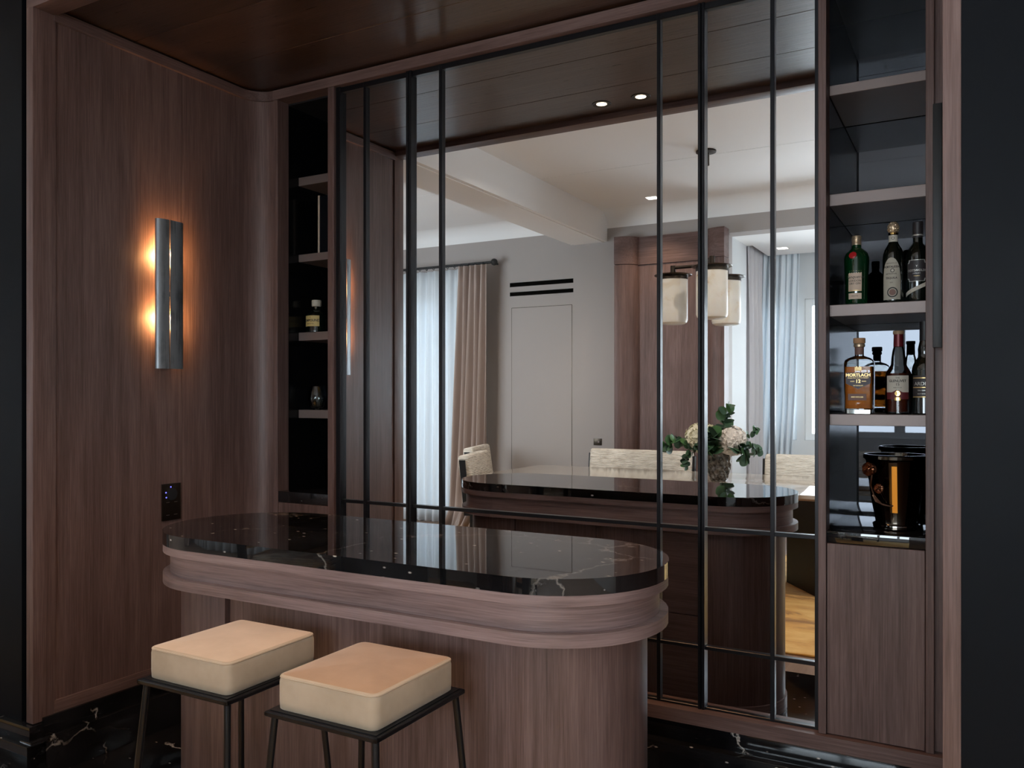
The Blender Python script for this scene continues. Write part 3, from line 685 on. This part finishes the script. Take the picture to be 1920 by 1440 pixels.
def ring_decal(R, zc, r0, r1, ang, mat, parent, name='emblem', n=28):
    b = B(); rings = []
    for i in range(n + 1):
        a = 2 * pi * i / n; row = []
        for rr in (r0, r1):
            x = rr * cos(a); th = x / R + ang; row.append((R * sin(th), -R * cos(th), zc + rr * sin(a)))
        rings.append(row)
    b.loft(rings, False, False); return put(name, b, mat, parent)
ring_decal(.0350, .036, .013, .017, 0, 'ink', t); ring_decal(.0350, .036, .0, .0105, 0, 'brown_paper', t); ring_decal(.0352, .108, .0, .004, 0, 'ivory_label', t); ring_decal(.0350, .108, .0045, .0065, 0, 'ink', t)
# dark whisky bottle with ribbon
t = lathe_bottle('whisky_bottle', (-.170, 3.065, S3), [(0, 0), (.034, 0), (.0355, .004), (.0355, .150), (.034, .163), (.026, .182), (.0155, .196), (.0145, .205), (.014, .26), (0, .26)], 'darkglass', 'black whisky bottle with scalloped dark label and silver ribbon beside the post', GB)
put('capsule', B().lathe([(0, .215), (.0155, .215), (.0158, .222), (.0158, .266), (.014, .268), (0, .268)], 24), 'black_label', t); put('capsule_ring', B().lathe([(.0158, .221), (.0164, .222), (.0164, .225), (.0158, .226)], 24, cap=False), 'silverink', t)
scal = lambda f: ((.070 if .1 < f < .9 else .079), (.138 if .1 < f < .9 else .128))
put('label', cyl_patch(.0361, .07, .138, -.88, .80, 20, .0006, scal), 'black_label', t)
scal2 = lambda f: ((.0685 if .09 < f < .91 else .077), (.1395 if .09 < f < .91 else .130))
put('label_border', cyl_patch(.0358, .07, .138, -.91, .83, 20, .0005, scal2), 'silverink', t)
text('lettering', 'COTSWOLDS', .0098, 'silverink', t, .104, R=.0369, ang=-.04, bold=.0002); text('lettering', 'DISTILLERY', .0048, 'silverink', t, .0945, R=.0369, ang=-.04); text('lettering', 'ENGLAND', .004, 'goldink', t, .086, R=.0369, ang=-.04)
text('lettering', 'Y', .009, 'silverink', t, .118, R=.0369, ang=-.04)
put('ribbon', cyl_patch(.0361, 0, 1, -1.2, 1.2, 20, .0007, lambda f: (.020 + .040 * f, .033 + .040 * f)), 'ivory_label', t)
# square-shouldered single malt with aubergine label
t = empty('malt_bottle', (-.350, 3.07, S4), label='square clear bottle of amber whisky with aubergine label on the lower bottle shelf', cat='bottle', group=GB)
def sq(z, hx, hy, r): return [(x, y, z) for x, y in rrect(hx, hy, r, 4)]
put('body', B().loft([sq(0, .043, .030, .008), sq(.003, .0455, .0325, .009), sq(.172, .0465, .034, .010), sq(.182, .044, .032, .012), sq(.190, .034, .026, .016), sq(.196, .018, .017, .0155), sq(.198, .0145, .0145, .0142), sq(.225, .0138, .0138, .0135)]), 'glass', t, sharp=40)
put('whisky', B().loft([sq(.018, .0415, .0285, .006), sq(.022, .042, .029, .006), sq(.160, .043, .0305, .007)]), 'amber', t, sharp=40)
put('heel', B().loft([sq(.001, .042, .029, .006), sq(.014, .042, .029, .006)]), 'steel', t)
put('neck_label', B().lathe([(.0146, .202), (.0146, .226)], 24, cap=False), 'brown_paper', t)
put('collar', B().lathe([(.0138, .226), (.0175, .228), (.0185, .234), (.0165, .239), (.0138, .240)], 24), 'goldcap', t)
put('stopper', B().lathe([(0, .240), (.0185, .240), (.0195, .243), (.0195, .256), (.018, .258), (0, .258)], 24), 'cork', t)
yl = -.0353
lbl = B(); pts = [(-.039, .140), (.039, .140), (.039, .103), (0, .085), (-.039, .103)]
lbl.loft([[(x, yl, z) for x, z in pts], [(x, yl + .0008, z) for x, z in pts]]); put('label', lbl, 'aubergine_label', t)
text('lettering', 'MORTLACH', .0145, 'goldink', t, .131, y=yl - .0006, bold=.0005); text('lettering', 'SINGLE MALT SCOTCH WHISKY', .0046, 'goldink', t, .1215, y=yl - .0006)
text('lettering', '12', .0165, 'goldink', t, .110, y=yl - .0006, bold=.0004); text('lettering', 'AGED', .005, 'goldink', t, .110, y=yl - .0006, x=-.018); text('lettering', 'YEARS', .005, 'goldink', t, .110, y=yl - .0006, x=.018)
text('lettering', '2.81 DISTILLED', .0048, 'goldink', t, .0955, y=yl - .0006)
em = B()
for k in range(5): em.box(-.010 + k * .0045, -.0075 + k * .0045, yl - .0006, yl, .146, .158 + .003 * (k % 2))
em.box(-.011, .012, yl - .0006, yl, .146, .149); put('emblem', em, 'goldink', t)
put('lower_label', B().box(-.032, .026, yl, yl + .0008, .046, .068), 'brown_paper', t)
text('lettering', 'WEE WITCHIE', .006, 'goldink', t, .057, y=yl - .0006, x=-.003); text('lettering', '70cl', .005, 'silverink', t, .036, y=yl - .0006)
# speyside bottle with ivory and wine label
t = empty('malt_bottle', (-.228, 3.065, S4), label='round shouldered whisky bottle with ivory and wine red label, middle of the lower bottle shelf', cat='bottle', group=GB)
put('body', B().lathe([(0, 0), (.037, 0), (.0405, .004), (.0405, .124), (.0385, .138), (.031, .152), (.0235, .165), (.0215, .19), (.0185, .212), (.0145, .226), (.0138, .255), (0, .255)], 36), 'glass', t)
put('whisky', B().lathe([(0, .008), (.036, .008), (.038, .012), (.038, .124), (.0365, .136), (0, .136)], 32), 'redwhisky', t)
put('capsule', B().lathe([(.0143, .224), (.0158, .225), (.0148, .262), (.0148, .268), (0, .268)], 24), 'wine_foil', t)
put('stopper', B().lathe([(0, .266), (.0165, .266), (.017, .268), (.017, .276), (.016, .278), (0, .278)], 24), 'oakcap', t)
put('label', cyl_patch(.0410, .076, .128, -.92, .88, 22, .0006, lambda f: (.073 + .009 * max(0, 1 - abs(f - .5) / .22), .128)), 'ivory_label', t)
put('lower_label', cyl_patch(.0408, .05, .08, -.92, .88, 16, .0005), 'wine_label', t)
text('lettering', 'THE', .007, 'ink', t, .120, R=.0419); text('lettering', 'GLENLIVET', .0112, 'ink', t, .110, R=.0419, bold=.0002); text('lettering', '15', .0125, 'ink', t, .0985, R=.0419); text('lettering', 'YEARS OF AGE', .004, 'ink', t, .088, R=.0419)
ring_decal(.0417, .069, 0, .0085, 0, 'gold', t)
put('seal_band', cyl_patch(.0416, .046, .056, -.22, .22, 6, .0004), 'gold', t)
# dark green islay bottle
t = lathe_bottle('malt_bottle', (-.150, 3.07, S4), [(0, 0), (.036, 0), (.039, .004), (.039, .145), (.037, .158), (.029, .176), (.0205, .188), (.0195, .200), (.0205, .215), (.0165, .235), (.0145, .245), (.014, .30), (0, .30)], 'darkglass', 'dark green whisky bottle with gold banded black label, right end of the lower bottle shelf', GB)
put('capsule', B().lathe([(.0150, .243), (.0155, .245), (.0150, .306), (0, .308)], 24), 'matteblack', t)
put('label', cyl_patch(.0394, .055, .128, -1.0, 1.0), 'black_label', t)
text('lettering', 'ARDBEG', .0165, 'silverink', t, .100, R=.0401); text('lettering', 'TEN YEARS OLD', .0055, 'silverink', t, .0785, R=.0401); text('lettering', 'ISLAY SINGLE MALT', .0045, 'silverink', t, .0675, R=.0401)
for z in (.118, .087, .056): put('label_band', cyl_patch(.0400, z, z + .003, -.95, .95, 16, .0003), 'goldink', t)
# ice bucket with rose handles
ib = empty('ice_bucket', (-.238, 3.10, .957), label='black polished ice bucket with gold rose handle on the marble sill', cat='ice bucket')
put('body', B().lathe([(0, 0), (.068, 0), (.072, .004), (.072, .012), (.066, .018), (.064, .024), (.078, .10), (.094, .225), (.097, .232), (.103, .236), (.103, .246), (.099, .250), (.092, .250), (.090, .236), (.074, .10), (.06, .03), (0, .028)], 48), 'bucket', ib)
put('foot_ring', B().lathe([(.069, .010), (.0735, .012), (.0735, .016), (.069, .018)], 40, cap=False), 'steel', ib)
def rose(parent, loc, r, rz):
    o = put('rose', B().lathe([(0, -.4 * r), (.45 * r, -.3 * r), (.62 * r, .05 * r), (.52 * r, .3 * r), (.2 * r, .34 * r), (0, .2 * r)], 16), 'rosegold', parent)
    o.location = loc; o.rotation_euler = (radians(90), 0, rz)
    for ring_, (k, rad, tilt) in enumerate(((6, .72, 35), (5, .5, 60), (4, .28, 78))):
        for i in range(k):
            a = 2 * pi * i / k + ring_; pb = B(); rows = []
            for u in range(5):
                uu = u / 4; row = []
                for v in range(7):
                    vv = (v / 6 - .5) * 2; w = .55 * r * sin(pi * (.15 + .75 * uu)); row.append((vv * w, uu * .62 * r, .12 * r * vv * vv + .2 * r * uu * uu))
                rows.append(row)
            pb.loft(rows, False, False); me = pb.mesh('petal')
            me.transform(Matrix.Rotation(a, 4, 'Z') @ Matrix.Translation((0, rad * r * .5, .1 * r)) @ Matrix.Rotation(radians(tilt), 4, 'X'))
            put('petal', me, 'rosegold', o)
    return o
rose(ib, (-.066, -.098, .205), .031, radians(-30)); rose(ib, (-.040, -.098, .142), .022, radians(-18))
put('stem', B().tube([(-.066, -.085, .19), (-.072, -.080, .15), (-.062, -.076, .115), (-.038, -.080, .088), (-.014, -.080, .082), (-.004, -.074, .084)], .0032, 8), 'rosegold', ib)
put('leaf', B().loft([[(-.064, -.081, .118), (-.066, -.083, .116), (-.064, -.081, .114)], [(-.050, -.088, .104), (-.056, -.092, .096), (-.058, -.084, .094)], [(-.030, -.083, .085), (-.030, -.085, .084), (-.030, -.083, .083)]]), 'rosegold', ib)
put('reflection_strip', B().loft([[(-.006, -.0725, .06), (.010, -.0725, .06), (.010, -.068, .06), (-.006, -.068, .06)], [(-.006, -.0975, .215), (.010, -.0975, .215), (.010, -.09, .215), (-.006, -.09, .215)]]), 'gold', ib)  # gold strip standing in for a vertical reflection on the polished body

# ================================================================ THINGS: left-hand niche
t = lathe_bottle('liqueur_bottle', (-2.832, 3.122, 1.714), [(0, 0), (.047, 0), (.050, .004), (.050, .078), (.047, .090), (.034, .104), (.019, .112), (.0165, .118), (.0165, .130), (0, .130)], 'darkglass', 'squat dark bottle with yellow label and ivory stopper in the left niche', None)
put('stopper', B().lathe([(0, .128), (.022, .130), (.024, .134), (.024, .158), (.022, .161), (0, .161)], 24), 'whitecap', t)
put('label', cyl_patch(.0505, .030, .082, -1.25, 1.0), 'yellow_label', t); text('lettering', 'COMPOUND', .0165, 'ink', t, .058, R=.0513, ang=.1, bold=.0004); text('lettering', 'BATCH GIN', .007, 'ink', t, .042, R=.0513, ang=.1); text('lettering', 'A', .009, 'ink', t, .074, R=.0513, ang=.1)
def tumbler(x, y, z, label, s=1):
    g = empty('stemless_glass', (x, y, z), label=label, cat='glass', group='glasses in the left niche')
    put('bowl', B().lathe([(0, .002 * s), (.014 * s, .002 * s), (.032 * s, .014 * s), (.044 * s, .045 * s), (.043 * s, .07 * s), (.034 * s, .105 * s), (.031 * s, .115 * s), (.0298 * s, .115 * s), (.0325 * s, .10 * s), (.0415 * s, .07 * s), (.0425 * s, .045 * s), (.031 * s, .016 * s), (0, .006 * s)], 28), 'glass', g)
    put('foot', B().lathe([(0, 0), (.02 * s, 0), (.02 * s, .002), (0, .003)], 20), 'glass', g)
tumbler(-2.824, 3.116, 1.338, 'stemless glass at the front of the second shelf from the sill, left niche')
tumbler(-2.70, 3.22, 1.338, 'stemless glass behind the front one on the same left niche shelf')
tumbler(-2.72, 3.15, .955, 'larger glass on the marble sill of the left niche', 1.5)
bk = empty('presentation_box', (-2.77, 3.12, 2.094), label='upright dark box with pale edge on a high shelf of the left niche', cat='box')
put('cover', B().box(-.040, .10, .0, .2, 0, .29, .002), 'darkwall', bk); put('edge', B().box(-.049, -.040, -.004, .012, 0, .292, .001, 1), 'cream_label', bk)

# ================================================================ THINGS: dining room (seen in the mirror)
rug = put('rug', B().box(-2.6, 2.6, -1.45, 1.45, 0, .014, .004, 1), 'rug', loc=(-2.2, -.24, 0))
tag(rug, 'mottled golden rug under the dining table, reflected at the mirror foot', 'rug')
# table
tb = empty('dining_table', (-2.14, -.55, .014), label='long pale marble dining table with black pedestals behind the bar reflection', cat='table')
put('tabletop', B().prism(rrect(1.52, .70, .10, 6), .712, .736, .004), 'tablestone', tb)
put('edge_band', B().prism(rrect(1.505, .685, .09, 6), .698, .712), 'oakcap', tb)
def pedestal(sx):
    k_ = -.06 if sx > 0 else -.28
    p = [(x + k_, y) for x, y in ((.956, -.008), (1.25, .41), (1.33, .36), (1.12, -.02), (1.20, -.24), (1.12, -.25))]
    return [(sx * x, y) for x, y in (p if sx > 0 else p[::-1])]
for sx in (1, -1): put('pedestal', B().prism(pedestal(sx), 0, .698, .003), 'matteblack', tb)
# chairs
def chair(w, name, cat):
    c_ = empty(name, cat=cat); h = w / 2
    put('seat', B().box(-h, h, -.24, .26, .36, .47, .03, 3), 'boucle', c_, sharp=60)
    bk = B().box(-h, h, -.055, .055, 0, .40, .035, 3).mesh('backrest', 60); bk.transform(Matrix.Translation((0, -.25, .505)) @ Matrix.Rotation(radians(8), 4, 'X'))
    put('backrest', bk, 'boucle', c_)
    for sx in (-1, 1):
        x = sx * (h + .012)
        put('side_frame', B().loft([[(x - .010, -.29, .40), (x + .010, -.29, .40), (x + .010, -.24, .40), (x - .010, -.24, .40)], [(x - .010, -.335, .86), (x + .010, -.335, .86), (x + .010, -.285, .86), (x - .010, -.285, .86)]]), 'matteblack', c_)
        for y in (-.24, .20): put('leg', B().box(x - .015, x + .015, y, y + .04, 0, .42, .003, 1), 'matteblack', c_)
    put('apron', B().box(-h - .01, h + .01, -.23, .24, .33, .365), 'matteblack', c_)
    return c_
bn = chair(.98, 'dining_bench', 'bench'); bn.location = (-2.70, -1.08, .0141)
tag(bn, 'wide cream boucle dining bench behind the flower vase, against the oak panel', None, 'cream boucle dining seats')
bn2 = copy_tree(bn); bn2.location = (-1.085, -1.08, .0141); tag(bn2, 'cream boucle dining bench right of the flower vase by the bay window', None, 'cream boucle dining seats')
ch = chair(.68, 'dining_chair', 'chair'); ch.location = (-3.555, -.40, .0141); ch.rotation_euler = (0, 0, radians(-107))
tag(ch, 'cream boucle end chair with black frame, nearer the bar', None, 'cream boucle dining seats')
ch2 = copy_tree(ch); ch2.location = (-4.055, -1.27, .0141); tag(ch2, 'cream boucle end chair with black frame, nearer the taupe drape', None, 'cream boucle dining seats')
# vase with carved relief
VX, VY, VZ = -1.748, -.52, .750
va = empty('vase', (VX, VY, VZ), label='smoky carved relief vase holding the white flowers on the dining table', cat='vase')
rings = []; nn = 72
for j in range(33):
    f_ = j / 32; z = .218 * f_; r0 = .056 + .040 * f_ ** .8 + .006 * sin(pi * f_)
    row = []
    for i in range(nn):
        a = 2 * pi * i / nn
        rel = .0075 * sin(5 * a + 7 * f_ + 1.2 * sin(9 * f_)) * sin(pi * min(1, f_ * 1.1)) + .004 * sin(11 * a - 16 * f_) + .003 * sin(3 * a + 22 * f_)
        if j in (0, 1): rel = 0
        row.append(((r0 + rel) * cos(a), (r0 + rel) * sin(a), z))
    rings.append(row)
put('body', B().loft(rings), 'vase', va, sharp=70)
put('foot', B().lathe([(0, 0), (.06, 0), (.061, .008), (.057, .014), (0, .014)], 40), 'vase', va)
def hydrangea(c_, r, mat, label, seed):
    rd = random.Random(seed); h = empty('hydrangea', (VX, VY, VZ + .2), label=label, cat='flower', group='hydrangeas in the carved vase')
    c_ = Vector(c_) - h.location
    put('stalk', B().tube([(0.0, 0, -.06), tuple(c_ * .5), tuple(c_)], .004, 6), 'stem', h)
    b = B(); n = 190
    for i in range(n):
        z = 1 - 2 * (i + .5) / n; ph = i * 2.399963; q = sqrt(1 - z * z); d = Vector((q * cos(ph), q * sin(ph), z * .92))
        rr = r * rd.uniform(.86, 1.10); p = c_ + d * rr; dn = d.normalized()
        t1 = dn.orthogonal().normalized(); t1 = (Matrix.Rotation(rd.uniform(0, 6.28), 3, dn) @ t1); t2 = dn.cross(t1)
        s_ = r * rd.uniform(.17, .26)
        for k in range(4):
            a = pi / 2 * k; u_ = t1 * cos(a) + t2 * sin(a); w_ = t1 * -sin(a) + t2 * cos(a)
            pts_ = [p - dn * .002, p + u_ * s_ * .55 + w_ * s_ * .48 + dn * s_ * .2, p + u_ * s_ * 1.1 + dn * s_ * rd.uniform(-.1, .35), p + u_ * s_ * .55 - w_ * s_ * .48 + dn * s_ * .2]
            b.bm.faces.new([b.bm.verts.new(x) for x in pts_])
    fl = put('florets', b, mat, h, smooth=False); fl['kind'] = 'stuff'
    put('core', B().lathe([(r * .86 * sin(pi * i / 12), -r * .80 * cos(pi * i / 12)) for i in range(13)], 20, tuple(c_)), mat, h)
    return h
hydrangea((-1.872, -.50, 1.085), .118, 'petalcream', 'cream hydrangea head on the left of the vase', 1)
hydrangea((-1.640, -.49, 1.065), .112, 'petalpink', 'blush white hydrangea head on the right of the vase', 2)
lf = B(); rows = []
for u in range(7):
    f_ = u / 6; w = .5 * sin(pi * (.06 + .9 * f_)) ** .7; rows.append([(-w, f_, .06 * sin(pi * f_) - .05 * w), (0, f_, .0 + .1 * sin(pi * f_)), (w, f_, .06 * sin(pi * f_) - .05 * w)])
lf.loft(rows, False, False); LEAF = lf.mesh('leaf'); LEAF.materials.append(M['leaf'])
def sprig(path, size, n, label, seed):
    rd = random.Random(seed); base = Vector((VX, VY, VZ + .2)); s_ = empty('eucalyptus_sprig', base, label=label, cat='foliage', group='eucalyptus sprigs in the carved vase')
    P = [Vector(p) - base for p in path]
    def at(t):
        k = min(len(P) - 2, int(t * (len(P) - 1))); f_ = t * (len(P) - 1) - k; return P[k].lerp(P[k + 1], f_)
    pp = [at(i / 12) for i in range(13)]; put('stem', B().tube(pp, [.0028 - .0014 * i / 12 for i in range(13)], 6), 'stem', s_)
    for i in range(n):
        t_ = .30 + .70 * (i // 2 * 2 + 1) / n; t_ = min(t_, 1); p = at(t_); tan = (at(min(1, t_ + .03)) - at(t_ - .05)).normalized()
        side = tan.cross(Vector((rd.uniform(-.6, .6), rd.uniform(-.6, .6), 1))).normalized() * (1 if i % 2 else -1)
        y = (side + tan * rd.uniform(.2, .7)).normalized(); z = y.orthogonal().normalized(); z = Matrix.Rotation(rd.uniform(-1.2, 1.2), 3, y) @ z; x = y.cross(z)
        o = put('leaf', LEAF, None, s_); k = size * rd.uniform(.75, 1.15)
        m_ = Matrix((x, y, z)).transposed().to_4x4() @ Matrix.Scale(k, 4); m_.translation = p; o.matrix_local = m_
    return s_
o_ = (VX, VY, VZ + .17)
sprig([o_, (-1.72, -.50, 1.10), (-1.690, -.49, 1.22), (-1.665, -.48, 1.33)], .078, 24, 'tallest eucalyptus sprig rising above the flowers', 3)
sprig([o_, (-1.92, -.46, 1.03), (-2.06, -.44, 1.075), (-2.15, -.43, 1.00)], .091, 20, 'eucalyptus sprig reaching far left of the vase', 4)
sprig([o_, (-1.90, -.44, .99), (-1.97, -.42, .93), (-1.985, -.42, .86)], .055, 24, 'thin eucalyptus sprig hanging down on the left of the vase', 5)
sprig([o_, (-1.62, -.42, 1.02), (-1.53, -.41, 1.00), (-1.50, -.41, .93)], .081, 20, 'eucalyptus sprig drooping on the right of the vase', 6)
sprig([o_, (-1.60, -.44, 1.00), (-1.48, -.43, 1.04), (-1.42, -.42, .99)], .065, 18, 'eucalyptus sprig reaching far right of the vase', 7)
sprig([o_, (-1.60, -.50, 1.05), (-1.50, -.52, 1.12), (-1.455, -.52, 1.16)], .049, 18, 'small leaved eucalyptus sprig at upper right of the bouquet', 8)
sprig([o_, (-1.76, -.42, .99), (-1.75, -.40, 1.07), (-1.77, -.39, 1.13)], .094, 24, 'broad leaved eucalyptus sprig between the two flower heads', 9)
sprig([o_, (-1.79, -.41, .97), (-1.81, -.38, 1.02), (-1.86, -.36, 1.03)], .086, 18, 'broad leaved eucalyptus sprig low at the front of the vase', 10)
# chandelier
cl = empty('chandelier', (-1.778, -.287, ZD), label='bronze chandelier with three alabaster cylinder shades over the dining table', cat='chandelier')
put('canopy', B().lathe([(0, 0), (.075, 0), (.075, -.012), (.05, -.016), (.024, -.018), (.024, -.11), (0, -.11)], 32), 'bronze', cl)
ZT = 2.33 - ZD
put('rod', B().tube([(0, 0, -.1), (0, 0, ZT + .10)], .011, 12), 'bronze', cl)
hub = B().lathe([(0, ZT + .03), (.035, ZT + .03), (.035, ZT + .11), (0, ZT + .11)], 24); put('hub', hub, 'bronze', cl)
shm = B().lathe([(0, -.372), (.085, -.372), (.104, -.362), (.111, -.342), (.111, -.03), (.108, -.03), (0, -.03)], 40).mesh('shade')
for (x, y) in ((-.255, .005), (.128, .300), (.078, -.278)):
    put('arm', B().tube([(0, 0, ZT + .06), (x, y, ZT + .06)], .013, 10), 'bronze', cl)
    put('stem', B().tube([(x, y, ZT + .075), (x, y, ZT)], .020, 14), 'bronze', cl)
    put('disc', B().lathe([(0, .006), (.140, .006), (.143, .002), (.140, -.002), (0, -.002)], 40, (x, y, ZT)), 'bronze', cl)
    put('band', B().lathe([(.113, -.002), (.114, -.034), (.108, -.034), (.108, -.002)], 40, (x, y, ZT), cap=False), 'bronze', cl)
    put('shade', shm, 'alabaster', cl, loc=(x, y, ZT))
# curtains
def curtain(name, top, bot, z0, z1, folds, amp, mat, label, cat, group=None, pinch=.0, pool=0, seed=1, thick=.003, axis='X', at_=0.0):
    """pleated cloth; top / bot = (start, end) along the axis at the head and at the hem"""
    rd = random.Random(seed); n = folds * 10; rows = []; nz = 14
    ph = [rd.uniform(-.35, .35) for _ in range(folds + 1)]
    for j in range(nz + 1):
        f_ = j / nz; row = []
        for i in range(n + 1):
            u = i / n; a0 = top[0] + (top[1] - top[0]) * u; a1 = bot[0] + (bot[1] - bot[0]) * u; s_ = f_ ** 1.3
            w = u * folds; p = ph[int(w) % len(ph)]
            d = amp * (.55 + .45 * f_) * cos(2 * pi * w + p * sin(pi * (w % 1))) * (1 - pinch * (1 - f_)) + amp * .3 * sin(3.1 * w + 4 * f_)
            if pool and f_ > .93: d += pool * (f_ - .93) / .07 * (1 + .6 * sin(5 * w))
            a = a0 + (a1 - a0) * s_
            zz = z1 + (z0 - z1) * f_
            row.append((a, at_ + d, zz) if axis == 'X' else (at_ + d, a, zz))
        rows.append(row)
    b = B(); b.loft(rows, False, False); o = put(name, b, mat, sharp=75)
    m_ = o.modifiers.new('thickness', 'SOLIDIFY'); m_.thickness = thick
    return tag(o, label, cat, group)
curtain('sheer_curtain', (-6.55, -4.87), (-6.55, -4.90), .02, 2.80, 17, .035, 'sheer', 'white sheer curtain left of the taupe drape', 'curtain', seed=2, at_=-1.815)
curtain('drape', (-4.85, -4.50), (-4.97, -4.54), .01, 2.80, 5, .06, 'drape', 'taupe pleated drape left of the jib door', 'curtain', seed=3, pool=.12, at_=-1.665)
curtain('drape', (-7.0, -6.62), (-7.0, -6.62), .01, 2.80, 6, .055, 'drape', 'taupe pleated drape between the two tall windows', 'curtain', seed=6, pool=.1, at_=-1.72)
curtain('drape', (-2.67, -3.36), (-2.67, -3.36), .01, 3.10, 7, .055, 'drapegrey', 'grey pleated drape along the side of the window bay', 'curtain', seed=4, axis='Y', at_=-2.07)
curtain('sheer_curtain', (-2.10, -1.66), (-2.20, -1.78), .01, 3.10, 7, .04, 'sheer', 'white sheer gathered aside in the window bay', 'curtain', seed=8, at_=-3.47)
rd_ = empty('curtain_rod', (-5.5, -1.73, 2.83), label='black curtain rod with ball end above the taupe drape', cat='curtain rod')
put('pole', B().tube([(-1.2, 0, 0), (1.01, 0, 0)], .014, 12), 'matteblack', rd_)
put('finial', B().lathe([(.037 * sin(pi * i / 10), -.037 * cos(pi * i / 10)) for i in range(11)], 20, (1.035, 0, 0)), 'matteblack', rd_)
put('bracket', B().box(.985, 1.005, -.14, 0, -.01, .01), 'matteblack', rd_)
for i in range(23):
    rg_ = B(); rg_.tube([(0, .019 * cos(2 * pi * k / 14), .019 * sin(2 * pi * k / 14) - .008) for k in range(15)], .0035, 6); put('ring', rg_, 'matteblack', rd_, loc=(-1.12 + i * .092, 0, 0))
# slot vent and wall switch
vg = empty('slot_vent', (-3.985, YW, 2.474), label='pair of long black slot vents above the jib door', cat='vent')
for z0, z1 in ((.0, .041), (.098, .142)):
    put('slot', B().box(-.372, .372, -.006, .003, z0, z1), 'void', vg)
    for k in range(3): put('fin', B().box(-.37, .37, .002, .005, z0 + .008 + k * .012, z0 + .010 + k * .012), 'void', vg)
ws = empty('wall_switch', (-3.342, YW, .915), label='small square bronze wall switch above the cream bench', cat='switch')
put('plate', B().box(-.043, .043, 0, .008, 0, .067, .002), 'bronze', ws); put('rocker', B().box(.005, .022, .008, .012, .025, .042, .001, 1), 'shelfmetal', ws)

# ---------------------------------------------------------------- sub-parts: print belongs to its label, small pieces to the part that carries them
def zr(o):
    zs = [v.co.z for v in o.data.vertices]; return min(zs), max(zs)
CARRY = {'cap_ring': 'cap', 'stopper_scale': 'stopper', 'stopper_ring': 'stopper', 'capsule_ring': 'capsule', 'led': 'plate', 'dial': 'plate', 'button_mark': 'plate', 'rocker': 'plate', 'fin': 'slot', 'piping': 'cushion', 'foot_ring': 'body', 'heel': 'body'}
for t in [o for o in bpy.data.objects if o.type == 'EMPTY' and o.parent is None]:
    kids = [k for k in t.children if k.type == 'MESH']
    labels = [k for k in kids if k.name.split('.')[0] in ('label', 'lower_label', 'neck_label', 'label_band')]
    for k in kids:
        b_ = k.name.split('.')[0]
        if labels and b_ in ('lettering', 'emblem', 'label_border', 'seal_band'):
            a0, a1 = zr(k); c0 = (a0 + a1) / 2
            k.parent = min(labels, key=lambda l: max(0, zr(l)[0] - c0, c0 - zr(l)[1]) + (zr(l)[1] - zr(l)[0]) * .01)
        elif b_ in CARRY:
            host = [h for h in kids if h.name.split('.')[0] == CARRY[b_]]
            if host: k.parent = host[0] if b_ != 'fin' else min(host, key=lambda h: abs(sum(zr(h)) - sum(zr(k))))
